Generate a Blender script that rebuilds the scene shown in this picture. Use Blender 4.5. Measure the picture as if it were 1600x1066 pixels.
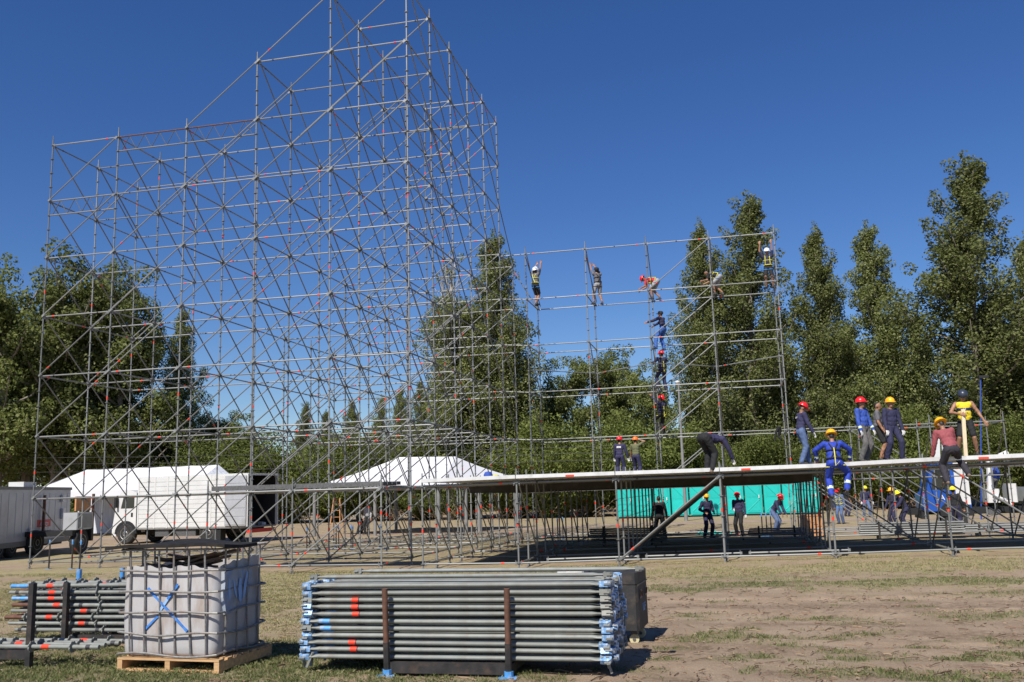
import bpy, bmesh, math, random
import numpy as np
from mathutils import Vector, Matrix, Quaternion, noise

for o in list(bpy.data.objects):
    bpy.data.objects.remove(o)
S = bpy.context.scene
C = S.collection
R = math.radians
random.seed(7)
rng = np.random.default_rng(7)
V = Vector

# ------------------------------------------------------------ camera
CAM = V((21.9461, -25.8752, 1.8155))
YAW, PIT, ROL, FPX = -0.2248, 0.1617, -0.0286, 1437.6
fw = V((math.sin(YAW)*math.cos(PIT), math.cos(YAW)*math.cos(PIT), math.sin(PIT)))
ri = V((math.cos(YAW), -math.sin(YAW), 0))
up = ri.cross(fw)
CR = ri*math.cos(ROL)+up*math.sin(ROL)
CU = -ri*math.sin(ROL)+up*math.cos(ROL)
cam = bpy.data.cameras.new('camera')
cam.sensor_width = 36.0
cam.lens = FPX/1600*36.0
cam.clip_start = 0.1
cam.clip_end = 3000
camo = bpy.data.objects.new('camera', cam)
C.objects.link(camo)
M = Matrix.Identity(4)
for k in range(3):
    M[k][0] = CR[k]; M[k][1] = CU[k]; M[k][2] = -fw[k]; M[k][3] = CAM[k]
camo.matrix_world = M
S.camera = camo

# ------------------------------------------------------------ sky, sun, exposure
SUN_EL, SUN_AZ = 47.0, 14.0         # light travels towards +Y, a little towards +X
w = bpy.data.worlds.new('World')
S.world = w
w.use_nodes = True
nt = w.node_tree
nt.nodes.clear()
sky = nt.nodes.new('ShaderNodeTexSky')
sky.sky_type = 'NISHITA'
sky.sun_disc = False
sky.sun_elevation = R(SUN_EL)
sky.sun_rotation = R(180+SUN_AZ)
sky.altitude = 300
sky.air_density = 1.0
sky.dust_density = 0.25
sky.ozone_density = 5.0
bg = nt.nodes.new('ShaderNodeBackground')
bg.inputs['Strength'].default_value = 0.076
out = nt.nodes.new('ShaderNodeOutputWorld')
hsv = nt.nodes.new('ShaderNodeHueSaturation')   # the camera's own saturated rendering of the clear sky
hsv.inputs['Saturation'].default_value = 1.22
hsv.inputs['Hue'].default_value = 0.513
nt.links.new(sky.outputs[0], hsv.inputs['Color'])
nt.links.new(hsv.outputs[0], bg.inputs[0])
nt.links.new(bg.outputs[0], out.inputs[0])
sl = bpy.data.lights.new('sun', 'SUN')
sl.energy = 4.6
sl.angle = R(0.53)
sl.color = (1.0, 0.95, 0.87)
so = bpy.data.objects.new('sun', sl)
C.objects.link(so)
ld = V((math.sin(R(SUN_AZ))*math.cos(R(SUN_EL)), math.cos(R(SUN_AZ))*math.cos(R(SUN_EL)), -math.sin(R(SUN_EL))))
so.rotation_euler = ld.to_track_quat('-Z', 'Y').to_euler()
so.location = (0, -30, 40)
S.view_settings.view_transform = 'Standard'
S.view_settings.look = 'None'
S.view_settings.exposure = 0.42
S.view_settings.gamma = 1.0
S.render.engine = 'CYCLES'
S.cycles.max_bounces = 6
S.cycles.transparent_max_bounces = 8


# ------------------------------------------------------------ layout helpers
def ray(x, y):
    return CR*((x-800)/FPX)+CU*((533-y)/FPX)+fw


def uy(x, y, Y):
    d = ray(x, y)
    return CAM+d*((Y-CAM.y)/d.y)


def uz(x, y, z):
    d = ray(x, y)
    return CAM+d*((z-CAM.z)/d.z)


def ss(a, b, x):
    t = min(1.0, max(0.0, (x-a)/(b-a)))
    return t*t*(3-2*t)


def gh(X, Y):
    n = 1-ss(-17, -3, Y)
    r = ss(13, 28, X)*(1-ss(2, 14, Y))
    return -.2+.27*(1-(1-n)*(1-r))


def ug(x, y):
    z = 0
    for _ in range(40):
        P = uz(x, y, z)
        z = .5*z+.5*gh(P.x, P.y)
    return V((P.x, P.y, gh(P.x, P.y)))


# ------------------------------------------------------------ materials
MATS = {}


def mat(name, col, rough=.6, metal=0.0, var=.15, scale=6.0, bump=0.0, bscale=40.0, spec=.5, dirt=None, dirt_amt=0.0, dscale=3.0, perobj=0.0, stretch=None):
    m = bpy.data.materials.new(name)
    m.use_nodes = True
    t = m.node_tree
    N, L = t.nodes, t.links
    b = N['Principled BSDF']
    b.inputs['Roughness'].default_value = rough
    b.inputs['Metallic'].default_value = metal
    b.inputs['Specular IOR Level'].default_value = spec
    tc = N.new('ShaderNodeTexCoord')
    src = tc.outputs['Object']
    if stretch:
        mp = N.new('ShaderNodeMapping')
        mp.inputs['Scale'].default_value = stretch
        L.new(src, mp.inputs[0])
        src = mp.outputs[0]
    nz = N.new('ShaderNodeTexNoise')
    nz.inputs['Scale'].default_value = scale
    nz.inputs['Detail'].default_value = 6
    L.new(src, nz.inputs['Vector'])
    mr = N.new('ShaderNodeMapRange')
    mr.inputs[1].default_value = .3
    mr.inputs[2].default_value = .7
    mr.inputs[3].default_value = 1-var
    mr.inputs[4].default_value = 1+var
    L.new(nz.outputs[0], mr.inputs[0])
    mx = N.new('ShaderNodeMix')
    mx.data_type = 'RGBA'
    mx.blend_type = 'MULTIPLY'
    mx.inputs[0].default_value = 1
    mx.inputs[6].default_value = (*col, 1)
    L.new(mr.outputs[0], mx.inputs[7])
    last = mx.outputs[2]
    if perobj:
        oi = N.new('ShaderNodeObjectInfo')
        m3 = N.new('ShaderNodeMapRange')
        m3.inputs[3].default_value = 1-perobj
        m3.inputs[4].default_value = 1+perobj
        L.new(oi.outputs['Random'], m3.inputs[0])
        mx3 = N.new('ShaderNodeMix')
        mx3.data_type = 'RGBA'
        mx3.blend_type = 'MULTIPLY'
        mx3.inputs[0].default_value = 1
        L.new(last, mx3.inputs[6])
        L.new(m3.outputs[0], mx3.inputs[7])
        last = mx3.outputs[2]
    if dirt:
        n2 = N.new('ShaderNodeTexNoise')
        n2.inputs['Scale'].default_value = dscale
        n2.inputs['Detail'].default_value = 8
        n2.inputs['Roughness'].default_value = .65
        L.new(src, n2.inputs['Vector'])
        r2 = N.new('ShaderNodeMapRange')
        r2.inputs[1].default_value = .5
        r2.inputs[2].default_value = .68
        r2.inputs[4].default_value = dirt_amt
        L.new(n2.outputs[0], r2.inputs[0])
        mx2 = N.new('ShaderNodeMix')
        mx2.data_type = 'RGBA'
        mx2.inputs[7].default_value = (*dirt, 1)
        L.new(r2.outputs[0], mx2.inputs[0])
        L.new(last, mx2.inputs[6])
        last = mx2.outputs[2]
    L.new(last, b.inputs['Base Color'])
    if bump:
        nb = N.new('ShaderNodeTexNoise')
        nb.inputs['Scale'].default_value = bscale
        nb.inputs['Detail'].default_value = 4
        L.new(src, nb.inputs['Vector'])
        bp = N.new('ShaderNodeBump')
        bp.inputs['Strength'].default_value = bump
        bp.inputs['Distance'].default_value = .01
        L.new(nb.outputs[0], bp.inputs['Height'])
        L.new(bp.outputs[0], b.inputs['Normal'])
    MATS[name] = m
    return m


mat('galvanised', (.205, .21, .207), .5, .22, .12, 2.5, dirt=(.2, .19, .17), dirt_amt=.35, dscale=3, perobj=.25)
mat('galv_near', (.205, .217, .2), .6, .1, .14, 9, bump=.15, bscale=160, dirt=(.17, .14, .11), dirt_amt=.55, dscale=7, perobj=.16)
mat('galv_dark', (.13, .13, .13), .55, .5, .25, 20)
mat('red_tape', (.75, .045, .015), .55, 0, .1)
mat('black_tape', (.03, .03, .035), .6)
mat('rust_steel', (.13, .06, .037), .75, .2, .35, 12, bump=.3, bscale=90, dirt=(.05, .035, .03), dirt_amt=.7, dscale=5)
mat('black_steel', (.028, .026, .026), .6, .2, .35, 12, bump=.2, bscale=90, dirt=(.12, .075, .05), dirt_amt=.5, dscale=8)
mat('blue_paint', (.07, .28, .62), .5, 0, .2, 9, dirt=(.35, .38, .4), dirt_amt=.8, dscale=14)
mat('blue_chip', (.2, .38, .64), .45, .2, .3, 30, dirt=(.68, .7, .72), dirt_amt=1.0, dscale=30)
mat('aluminium', (.66, .66, .65), .42, .25, .08, 3, dirt=(.4, .39, .37), dirt_amt=.5, dscale=4, perobj=.07)
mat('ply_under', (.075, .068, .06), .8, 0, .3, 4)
mat('pallet_wood', (.5, .31, .15), .75, 0, .22, 5, bump=.3, bscale=60, dirt=(.3, .2, .12), dirt_amt=.5, dscale=4, perobj=.12, stretch=(1, 6, 6))
mat('pale_wood', (.72, .58, .38), .7, 0, .15, 5, stretch=(6, 6, 1))
mat('old_wood', (.16, .11, .075), .85, 0, .35, 5, bump=.3, bscale=50, perobj=.2)
mat('tank_plastic', (.41, .4, .4), .5, 0, .08, 3, dirt=(.29, .225, .18), dirt_amt=.85, dscale=3.2, stretch=(1, 1, .35))
mat('tank_rag', (.3, .33, .36), .6, 0, .2, 8, dirt=(.12, .25, .5), dirt_amt=.9, dscale=5)
mat('cage_bar', (.25, .245, .235), .55, .45, .2, 30, dirt=(.2, .11, .07), dirt_amt=.6, dscale=12)
mat('spray_blue', (.045, .19, .55), .6, 0, .3, 14)
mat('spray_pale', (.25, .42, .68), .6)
mat('rubber_sheet', (.016, .015, .014), .8, 0, .3, 6, bump=.4, bscale=20, dirt=(.04, .033, .028), dirt_amt=.4, spec=.25)
mat('case_black', (.022, .021, .021), .65, 0, .3, 8, bump=.2, dirt=(.1, .075, .055), dirt_amt=.6, dscale=9)
mat('caster', (.5, .45, .27), .5)
mat('tyre', (.018, .018, .018), .8, 0, .2, 20, dirt=(.09, .075, .06), dirt_amt=.5)
mat('rim', (.45, .44, .42), .45, .5)
mat('white_paint', (.6, .6, .585), .4, 0, .05, 2, dirt=(.5, .46, .4), dirt_amt=.35, dscale=2.5)
mat('white_tent', (.62, .62, .64), .6, 0, .03, 1.0, dirt=(.6, .58, .55), dirt_amt=.35, dscale=.8)
mat('tent_grey', (.5, .52, .56), .5, 0, .2, 3, stretch=(3, 3, .3))
mat('trailer_grey', (.42, .43, .45), .45, .2, .06, 2, dirt=(.32, .31, .3), dirt_amt=.5, dscale=1.5)
mat('trailer_dark', (.2, .195, .18), .6, .2)
mat('painted_shade', (.02, .02, .02), .9)  # near-black standing in for the shade inside the truck box
mat('chassis', (.02, .02, .022), .6, .3)
mat('sign_red', (.55, .035, .03), .5)
mat('white_print', (.75, .75, .75), .5)
mat('black_print', (.02, .02, .02), .5)
mat('glass_dark', (.015, .018, .02), .08, 0, 0, spec=.8)
mat('teal', (.012, .45, .40), .4, 0, .05, 2, dirt=(.02, .33, .3), dirt_amt=.5, dscale=1.5, perobj=.05)
mat('truck_blue', (.012, .075, .36), .35, 0, .05)
mat('cardboard', (.4, .22, .09), .8)
mat('orange_wood', (.5, .24, .1), .7)
mat('bark', (.2, .17, .14), .9, 0, .35, 8, bump=.8, bscale=12, stretch=(1, 1, .25))
mat('pale_bark', (.42, .38, .33), .9, 0, .35, 5, bump=.6, bscale=10, stretch=(1, 1, .25))
mat('dead_wood', (.3, .25, .2), .9, 0, .2, 8)
mat('pole_grey', (.2, .2, .195), .7)
mat('lamp_white', (.8, .8, .8), .4)
mat('cloth_navy', (.022, .022, .06), .85, 0, .15, 10)
mat('cloth_navy2', (.03, .028, .075), .85, 0, .15, 10)
mat('cloth_blue', (.03, .075, .34), .8, 0, .12, 10)
mat('cloth_royal', (.015, .045, .36), .75, 0, .12, 10)
mat('cloth_jeans', (.085, .13, .25), .85, 0, .2, 10)
mat('cloth_jeans_bright', (.04, .12, .4), .85, 0, .2, 10)
mat('cloth_greypants', (.11, .105, .1), .85, 0, .15, 10)
mat('cloth_greytee', (.12, .115, .13), .85, 0, .15, 10)
mat('cloth_lightgrey', (.3, .3, .31), .85, 0, .15, 10)
mat('cloth_black', (.012, .012, .014), .85, 0, .15, 10)
mat('cloth_darkpants', (.028, .025, .035), .85, 0, .15, 10)
mat('cloth_red', (.5, .02, .02), .8, 0, .12, 10)
mat('cloth_maroon', (.27, .065, .075), .85, 0, .15, 10)
mat('cloth_olive', (.12, .125, .06), .85, 0, .12, 10)
mat('cloth_yellow', (.68, .52, .015), .75, 0, .06, 10)
mat('cloth_band', (.01, .02, .09), .75)
mat('skin', (.3, .15, .085), .55, 0, .1, 10)
mat('hair', (.012, .01, .009), .6)
mat('glove', (.62, .6, .56), .8, 0, .1, 10)
mat('shoe', (.045, .04, .035), .7, 0, .2, 10)
mat('shoe_tan', (.16, .12, .085), .7, 0, .2, 10)
mat('helmet_red', (.72, .015, .02), .3)
mat('helmet_yellow', (.85, .4, .01), .3)
mat('helmet_lime', (.8, .72, .02), .3)
mat('helmet_orange', (.85, .17, .02), .3)
mat('helmet_white', (.8, .8, .8), .3)
mat('helmet_navy', (.03, .04, .06), .35)
mat('cap_black', (.012, .012, .014), .8)
mat('cap_blue', (.02, .06, .3), .8)
mat('harness_yellow', (.62, .58, .06), .7)
mat('harness_black', (.02, .02, .022), .7)
mat('harness_blue', (.03, .25, .6), .7)
mat('reflective', (.62, .72, .42), .4)


def leaf_mat(name, cols, trans=.42):
    m = bpy.data.materials.new(name)
    m.use_nodes = True
    t = m.node_tree
    N, L = t.nodes, t.links
    b = N['Principled BSDF']
    b.inputs['Roughness'].default_value = .55
    b.inputs['Specular IOR Level'].default_value = .2
    g = N.new('ShaderNodeNewGeometry')
    cr = N.new('ShaderNodeValToRGB')
    e = cr.color_ramp.elements
    while len(e) < len(cols):
        e.new(.5)
    for i, c in enumerate(cols):
        e[i].position = i/(len(cols)-1)
        e[i].color = (*c, 1)
    L.new(g.outputs['Random Per Island'], cr.inputs[0])
    oi = N.new('ShaderNodeObjectInfo')
    hs = N.new('ShaderNodeHueSaturation')
    mr = N.new('ShaderNodeMapRange')
    mr.inputs[3].default_value = .8
    mr.inputs[4].default_value = 1.2
    L.new(oi.outputs['Random'], mr.inputs[0])
    L.new(mr.outputs[0], hs.inputs['Value'])
    L.new(cr.outputs[0], hs.inputs['Color'])
    L.new(hs.outputs[0], b.inputs['Base Color'])
    tr = N.new('ShaderNodeBsdfTranslucent')
    L.new(hs.outputs[0], tr.inputs['Color'])
    mx = N.new('ShaderNodeMixShader')
    mx.inputs[0].default_value = trans
    L.new(b.outputs[0], mx.inputs[1])
    L.new(tr.outputs[0], mx.inputs[2])
    L.new(mx.outputs[0], N['Material Output'].inputs['Surface'])
    MATS[name] = m


leaf_mat('leaf_poplar', [(.095, .118, .032), (.15, .175, .05), (.2, .22, .072), (.29, .3, .15)])
leaf_mat('leaf_broad', [(.09, .115, .028), (.14, .168, .042), (.19, .212, .062), (.26, .28, .12)])
leaf_mat('leaf_feather', [(.085, .11, .026), (.13, .16, .038), (.17, .2, .052), (.21, .235, .07)], .4)
leaf_mat('grass_green', [(.1, .125, .038), (.15, .18, .06), (.22, .235, .095), (.38, .34, .19)], .3)
leaf_mat('grass_dry', [(.16, .165, .06), (.33, .29, .13), (.47, .41, .22), (.18, .2, .07)], .25)
leaf_mat('twig_brown', [(.11, .07, .045), (.2, .13, .08), (.3, .22, .14)], .1)


# ------------------------------------------------------------ mesh helpers
class MB:
    """collects simple solids; build() links them as one mesh object"""

    def __init__(s):
        s.v = []
        s.f = []
        s.m = []

    def add(s, v, f, mi=0):
        o = len(s.v)
        s.v += [tuple(p) for p in v]
        s.f += [tuple(i+o for i in q) for q in f]
        s.m += [mi]*len(f)

    def box(s, a, b, mi=0, M=None):
        x0, y0, z0 = a
        x1, y1, z1 = b
        v = [V((x, y, z)) for z in (z0, z1) for y in (y0, y1) for x in (x0, x1)]
        if M is not None:
            v = [M @ p for p in v]
        s.add(v, [(0, 2, 3, 1), (4, 5, 7, 6), (0, 1, 5, 4), (2, 6, 7, 3), (0, 4, 6, 2), (1, 3, 7, 5)], mi)

    def bevbox(s, a, b, r, mi=0, M=None):
        # box with chamfered vertical edges
        x0, y0, z0 = a
        x1, y1, z1 = b
        pl = [(x0+r, y0), (x1-r, y0), (x1, y0+r), (x1, y1-r), (x1-r, y1), (x0+r, y1), (x0, y1-r), (x0, y0+r)]
        s.prism(pl, z0, z1, mi, M)

    def prism(s, pl, z0, z1, mi=0, M=None):
        n = len(pl)
        v = [V((x, y, z0)) for x, y in pl]+[V((x, y, z1)) for x, y in pl]
        if M is not None:
            v = [M @ p for p in v]
        f = [tuple(range(n-1, -1, -1)), tuple(range(n, 2*n))]
        f += [(i, (i+1) % n, n+(i+1) % n, n+i) for i in range(n)]
        s.add(v, f, mi)

    def tube(s, pts, r, n=8, mi=0, cap=True, rr=None):
        pts = [V(p) for p in pts]
        rings = []
        prev = None
        for i, p in enumerate(pts):
            d = (pts[min(i+1, len(pts)-1)]-pts[max(i-1, 0)]).normalized()
            if prev is None:
                a = d.orthogonal().normalized()
            else:
                a = (prev-d*prev.dot(d))
                a = a.normalized() if a.length > 1e-6 else d.orthogonal().normalized()
            prev = a
            b = d.cross(a)
            q = rr[i] if rr else r
            rings.append([p+(a*math.cos(2*math.pi*k/n)+b*math.sin(2*math.pi*k/n))*q for k in range(n)])
        v = [p for g in rings for p in g]
        f = []
        for i in range(len(rings)-1):
            for k in range(n):
                f.append((i*n+k, i*n+(k+1) % n, (i+1)*n+(k+1) % n, (i+1)*n+k))
        if cap:
            f.append(tuple(range(n-1, -1, -1)))
            f.append(tuple((len(rings)-1)*n+k for k in range(n)))
        s.add(v, f, mi)

    def lathe(s, prof, n=16, mi=0, M=None):
        v = []
        for r, z in prof:
            for k in range(n):
                p = V((r*math.cos(2*math.pi*k/n), r*math.sin(2*math.pi*k/n), z))
                v.append(M @ p if M is not None else p)
        f = []
        for i in range(len(prof)-1):
            for k in range(n):
                f.append((i*n+k, i*n+(k+1) % n, (i+1)*n+(k+1) % n, (i+1)*n+k))
        f.append(tuple(range(n-1, -1, -1)))
        f.append(tuple((len(prof)-1)*n+k for k in range(n)))
        s.add(v, f, mi)

    def mesh(s, name, mats, smooth=False):
        me = bpy.data.meshes.new(name)
        me.from_pydata(s.v, [], s.f)
        if isinstance(mats, str):
            mats = [mats]
        for m in mats:
            me.materials.append(MATS[m])
        if len(mats) > 1:
            me.polygons.foreach_set('material_index', s.m)
        if smooth:
            me.polygons.foreach_set('use_smooth', [True]*len(s.f))
            me.set_sharp_from_angle(angle=R(40))
        me.update()
        return me

    def build(s, name, mats, parent=None, smooth=False):
        return link(name, s.mesh(name, mats, smooth), parent)


def link(name, me, parent=None):
    o = bpy.data.objects.new(name, me)
    C.objects.link(o)
    if parent is not None:
        o.parent = parent
    return o


def tag(o, label=None, cat=None, group=None, kind=None):
    if label:
        o['label'] = label
    if cat:
        o['category'] = cat
    if group:
        o['group'] = group
    if kind:
        o['kind'] = kind
    return o


def thing(name, label, cat, loc=(0, 0, 0), rz=0, group=None):
    o = bpy.data.objects.new(name, None)
    o.empty_display_size = .2
    C.objects.link(o)
    o.location = loc
    o.rotation_euler = (0, 0, rz)
    return tag(o, label, cat, group)


def text_mesh(txt, size, m, extr=.002):
    cu = bpy.data.curves.new('txt', 'FONT')
    cu.body = txt
    cu.size = size
    cu.extrude = extr
    cu.align_x = 'CENTER'
    cu.align_y = 'CENTER'
    cu.resolution_u = 2
    o = bpy.data.objects.new('txt', cu)
    C.objects.link(o)
    bpy.context.view_layer.update()
    me = bpy.data.meshes.new_from_object(o.evaluated_get(bpy.context.evaluated_depsgraph_get()))
    bpy.data.objects.remove(o)
    me.materials.clear()
    me.materials.append(MATS[m])
    return me


def span(name, me, L0, p, q, parent):
    """a tube mesh of length L0 along local z, laid from p to q"""
    o = link(name, me, parent)
    p, q = V(p), V(q)
    d = q-p
    o.location = p
    o.rotation_mode = 'QUATERNION'
    o.rotation_quaternion = d.to_track_quat('Z', 'Y')
    o.scale = (1, 1, d.length/L0)
    return o


ORD = ['first', 'second', 'third', 'fourth', 'fifth', 'sixth', 'seventh', 'eighth', 'ninth', 'tenth', 'eleventh', 'twelfth', 'thirteenth']

# ------------------------------------------------------------ ground
GREEN = [(60, 1055, 1.6, .7, .9), (250, 1062, 2.0, .6, .9), (480, 1020, 1.2, .8, .7), (30, 1000, 1.2, .7, .6), (640, 1060, .9, .3, .6), (330, 940, 1.6, .5, .35), (120, 900, 3, .6, .3),   # px x, y, rx(m), ry(m), amount
    (150, 1040, 2.4, 1.2, .9), (420, 1045, 1.6, .9, .95), (330, 1060, 2.5, .8, .7), (540, 1050, .9, .7, .8), (170, 985, 1.2, .6, .6),
    (1160, 915, 1.6, .7, .9), (1090, 922, .8, .3, .7), (1240, 900, 2.2, .6, .45), (1330, 912, 1.6, .5, .55), (1530, 908, 1.8, .7, .9), (1580, 925, 1.0, .5, .6),
    (1265, 966, .55, .16, .9), (1370, 972, .5, .1, .45), (1360, 991, .26, .12, .9), (1200, 994, .45, .16, .8), (1285, 996, .5, .13, .6), (1115, 997, .3, .1, .7), (1080, 1003, .22, .1, .7),
    (1395, 1028, .55, .16, .9), (1350, 1048, .5, .15, .8), (1265, 1047, .3, .12, .6), (1490, 1028, .4, .12, .8), (1560, 1025, .4, .15, .7), (1550, 1055, .7, .2, .85), (1490, 1062, .5, .15, .8),
    (1140, 1030, .3, .12, .6), (1210, 1025, .3, .12, .7), (1030, 1028, .25, .1, .6), (1590, 960, .3, .2, .8), (1520, 965, .45, .18, .6), (1465, 960, .3, .12, .5), (1180, 1040, .25, .1, .5), (985, 1045, .35, .12, .5), (1575, 1003, .25, .12, .7),
    (1090, 967, .2, .08, .5), (1240, 1010, .2, .08, .6), (1330, 1018, .3, .1, .7), (1460, 1002, .2, .08, .5), (1290, 1055, .3, .1, .6)]
DRY = [(120, 935, 6, 3.5, .85), (560, 905, 7, 2.2, .85), (330, 975, 4, 1.6, .6), (900, 905, 5, 1.2, .6), (200, 920, 9, 2.6, .8), (420, 930, 4, 2.0, .9), (700, 893, 6, 1.3, .9), (1000, 893, 5, .9, .75), (1350, 885, 6, 1.2, .8), (1560, 880, 5, 1.5, .8), (60, 895, 6, 1.6, .9), (460, 965, 1.4, 1.4, .5), (1480, 910, 2.5, 1.0, .5),
       (430, 1000, 1.5, 1.0, .5), (100, 955, 3, 1.2, .55), (150, 870, 9, 4, .8), (700, 850, 14, 6, .7), (1300, 850, 12, 6, .7), (1100, 815, 14, 9, .6), (500, 870, 9, 4, .7)]
SOIL = [(1400, 945, 3.0, .35, .55), (1350, 955, 1.5, .2, .5), (1200, 1020, 1.2, .25, .5), (1100, 1010, .8, .3, .4), (700, 1050, 1.2, .3, .3), (1480, 990, .8, .15, .6), (180, 890, 6, .7, .5), (1250, 975, 1.5, .2, .45)]


def patches(lst):
    r = []
    for x, y, rx, ry, a in lst:
        P = ug(x, y)
        r.append((P.x, P.y, rx, ry, a))
    return r


PG, PD, PS = patches(GREEN), patches(DRY), patches(SOIL)
_r = random.Random(4)
for _ in range(70):
    P = ug(_r.uniform(1020, 1640), _r.uniform(925, 1066))
    a_ = _r.random()
    (PG if a_ < .6 else PS).append((P.x, P.y, _r.uniform(.06, .26), _r.uniform(.05, .13), _r.uniform(.4, .9)))
for _ in range(24):
    P = ug(_r.uniform(0, 560), _r.uniform(960, 1066))
    PG.append((P.x, P.y, _r.uniform(.15, .5), _r.uniform(.1, .25), _r.uniform(.4, .8)))


def axis(a, b, st, lo, hi, grow):
    xs = list(np.arange(a, b+st*.5, st))
    s_ = st
    x = a
    left = []
    while x > lo:
        s_ = min(s_*grow, 40)
        x -= s_
        left.append(x)
    s_ = st
    x = xs[-1]
    right = []
    while x < hi:
        s_ = min(s_*grow, 40)
        x += s_
        right.append(x)
    return np.array(left[::-1]+xs+right)


GX = axis(5.0, 30.5, .1, -700, 700, 1.10)
GY = axis(-18.6, -2.0, .09, -60, 900, 1.09)


def npnoise(x, y, sc, oct_=4, seed=0):
    out_ = np.zeros_like(x)
    amp = 1.0
    tot = 0
    r = np.random.default_rng(seed)
    for o in range(oct_):
        tab = r.random((256, 256))
        u = x*sc
        v = y*sc
        iu = np.floor(u).astype(int)
        iv = np.floor(v).astype(int)
        fu = u-iu
        fv = v-iv
        fu = fu*fu*(3-2*fu)
        fv = fv*fv*(3-2*fv)
        a = tab[iu % 256, iv % 256]
        b = tab[(iu+1) % 256, iv % 256]
        c = tab[iu % 256, (iv+1) % 256]
        d = tab[(iu+1) % 256, (iv+1) % 256]
        out_ += amp*((a*(1-fu)+b*fu)*(1-fv)+(c*(1-fu)+d*fu)*fv)
        tot += amp
        amp *= .55
        sc *= 2.03
    return out_/tot


def ssn(a, b, x):
    t = np.clip((x-a)/(b-a), 0, 1)
    return t*t*(3-2*t)


def relief(x, y):
    """clods, footprints and a pair of old tyre ruts"""
    h = (npnoise(x*.25, y*1.6, 1.0, 4, 11)-.5)*.07+(npnoise(x, y, 5.0, 4, 12)-.5)*.03
    for y0, sl, ph in ((-12.1, .03, 0.), (-10.4, .03, .4), (-14.6, -.05, 1.)):
        c = y0+sl*(x-20)+.15*np.sin(x*.7+ph)
        d = np.abs(y-c)
        tread = .5+.5*np.sin(x*26+np.sign(y-c)*1.5)
        m_ = ssn(18.5, 22, x)
        h = h-m_*.032*np.exp(-(d/.16)**2)*(.75+.25*tread)+m_*.018*np.exp(-((d-.28)/.1)**2)
    return h


def cover(x, y):
    """green grass, dry grass, dark soil amounts at ground points"""
    nz = npnoise(x, y, 1.6, 5, 3)
    nf = npnoise(x, y, 6.0, 4, 5)

    def acc(P, k):
        t = np.zeros_like(x)
        for px, py, rx, ry, a in P:
            d = np.sqrt(((x-px)/rx)**2+((y-py)/ry)**2)
            t = np.maximum(t, a*np.clip(1.55-d-(nz-.5)*2.6-(nf-.5)*1.6, 0, 1))
        return t
    g = acc(PG, 1)
    d = acc(PD, 1)
    s_ = acc(PS, 1)
    far = np.clip((y-14)/10, 0, 1)
    d = np.maximum(d, far*.55*np.clip((nz-.35)*4, 0, 1))
    return g, d, s_


xx, yy = np.meshgrid(GX, GY, indexing='xy')
xf, yf = xx.ravel(), yy.ravel()


def ghn(x, y):
    n = 1-ssn(-17, -3, y)
    r = ssn(13, 28, x)*(1-ssn(2, 14, y))
    return -.2+.27*(1-(1-n)*(1-r))


g_, d_, s_ = cover(xf, yf)
near = ((xf > 5) & (xf < 31) & (yf > -19.5) & (yf < -1)).astype(float)
rut = relief(xf, yf)
zf = ghn(xf, yf)+rut*near-.012*near
nx, ny = len(GX), len(GY)
idx = np.arange(nx*ny).reshape(ny, nx)
quads = np.stack([idx[:-1, :-1], idx[:-1, 1:], idx[1:, 1:], idx[1:, :-1]], -1).reshape(-1, 4)
me = bpy.data.meshes.new('ground')
me.vertices.add(nx*ny)
me.vertices.foreach_set('co', np.stack([xf, yf, zf], 1).ravel())
me.loops.add(quads.size)
me.loops.foreach_set('vertex_index', quads.ravel())
me.polygons.add(len(quads))
me.polygons.foreach_set('loop_start', np.arange(0, quads.size, 4))
me.polygons.foreach_set('use_smooth', np.ones(len(quads), bool))
me.update()
ca = me.color_attributes.new('cover', 'FLOAT_COLOR', 'POINT')
ca.data.foreach_set('color', np.stack([g_, d_, s_, np.ones_like(g_)], 1).ravel())

m = bpy.data.materials.new('ground_soil')
m.use_nodes = True
t = m.node_tree
N, L = t.nodes, t.links
b = N['Principled BSDF']
b.inputs['Roughness'].default_value = .95
b.inputs['Specular IOR Level'].default_value = .15
tc = N.new('ShaderNodeTexCoord')


def nnoise(sc, det=8, ro=.6):
    n = N.new('ShaderNodeTexNoise')
    n.inputs['Scale'].default_value = sc
    n.inputs['Detail'].default_value = det
    n.inputs['Roughness'].default_value = ro
    L.new(tc.outputs['Object'], n.inputs['Vector'])
    return n.outputs[0]


def ramp(src, stops):
    c = N.new('ShaderNodeValToRGB')
    e = c.color_ramp.elements
    while len(e) < len(stops):
        e.new(.5)
    for i, (p, col) in enumerate(stops):
        e[i].position = p
        e[i].color = (*col, 1)
    L.new(src, c.inputs[0])
    return c.outputs[0]


def mixc(f, a, b_):
    x = N.new('ShaderNodeMix')
    x.data_type = 'RGBA'
    L.new(f, x.inputs[0])
    L.new(a, x.inputs[6])
    L.new(b_, x.inputs[7])
    return x.outputs[2]


at = N.new('ShaderNodeAttribute')
at.attribute_name = 'cover'
sp = N.new('ShaderNodeSeparateColor')
L.new(at.outputs['Color'], sp.inputs[0])


def mul(a, b_, add=None):
    x = N.new('ShaderNodeMath')
    x.operation = 'MULTIPLY'
    x.use_clamp = True
    L.new(a, x.inputs[0])
    if isinstance(b_, float):
        x.inputs[1].default_value = b_
    else:
        L.new(b_, x.inputs[1])
    return x.outputs[0]


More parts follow.
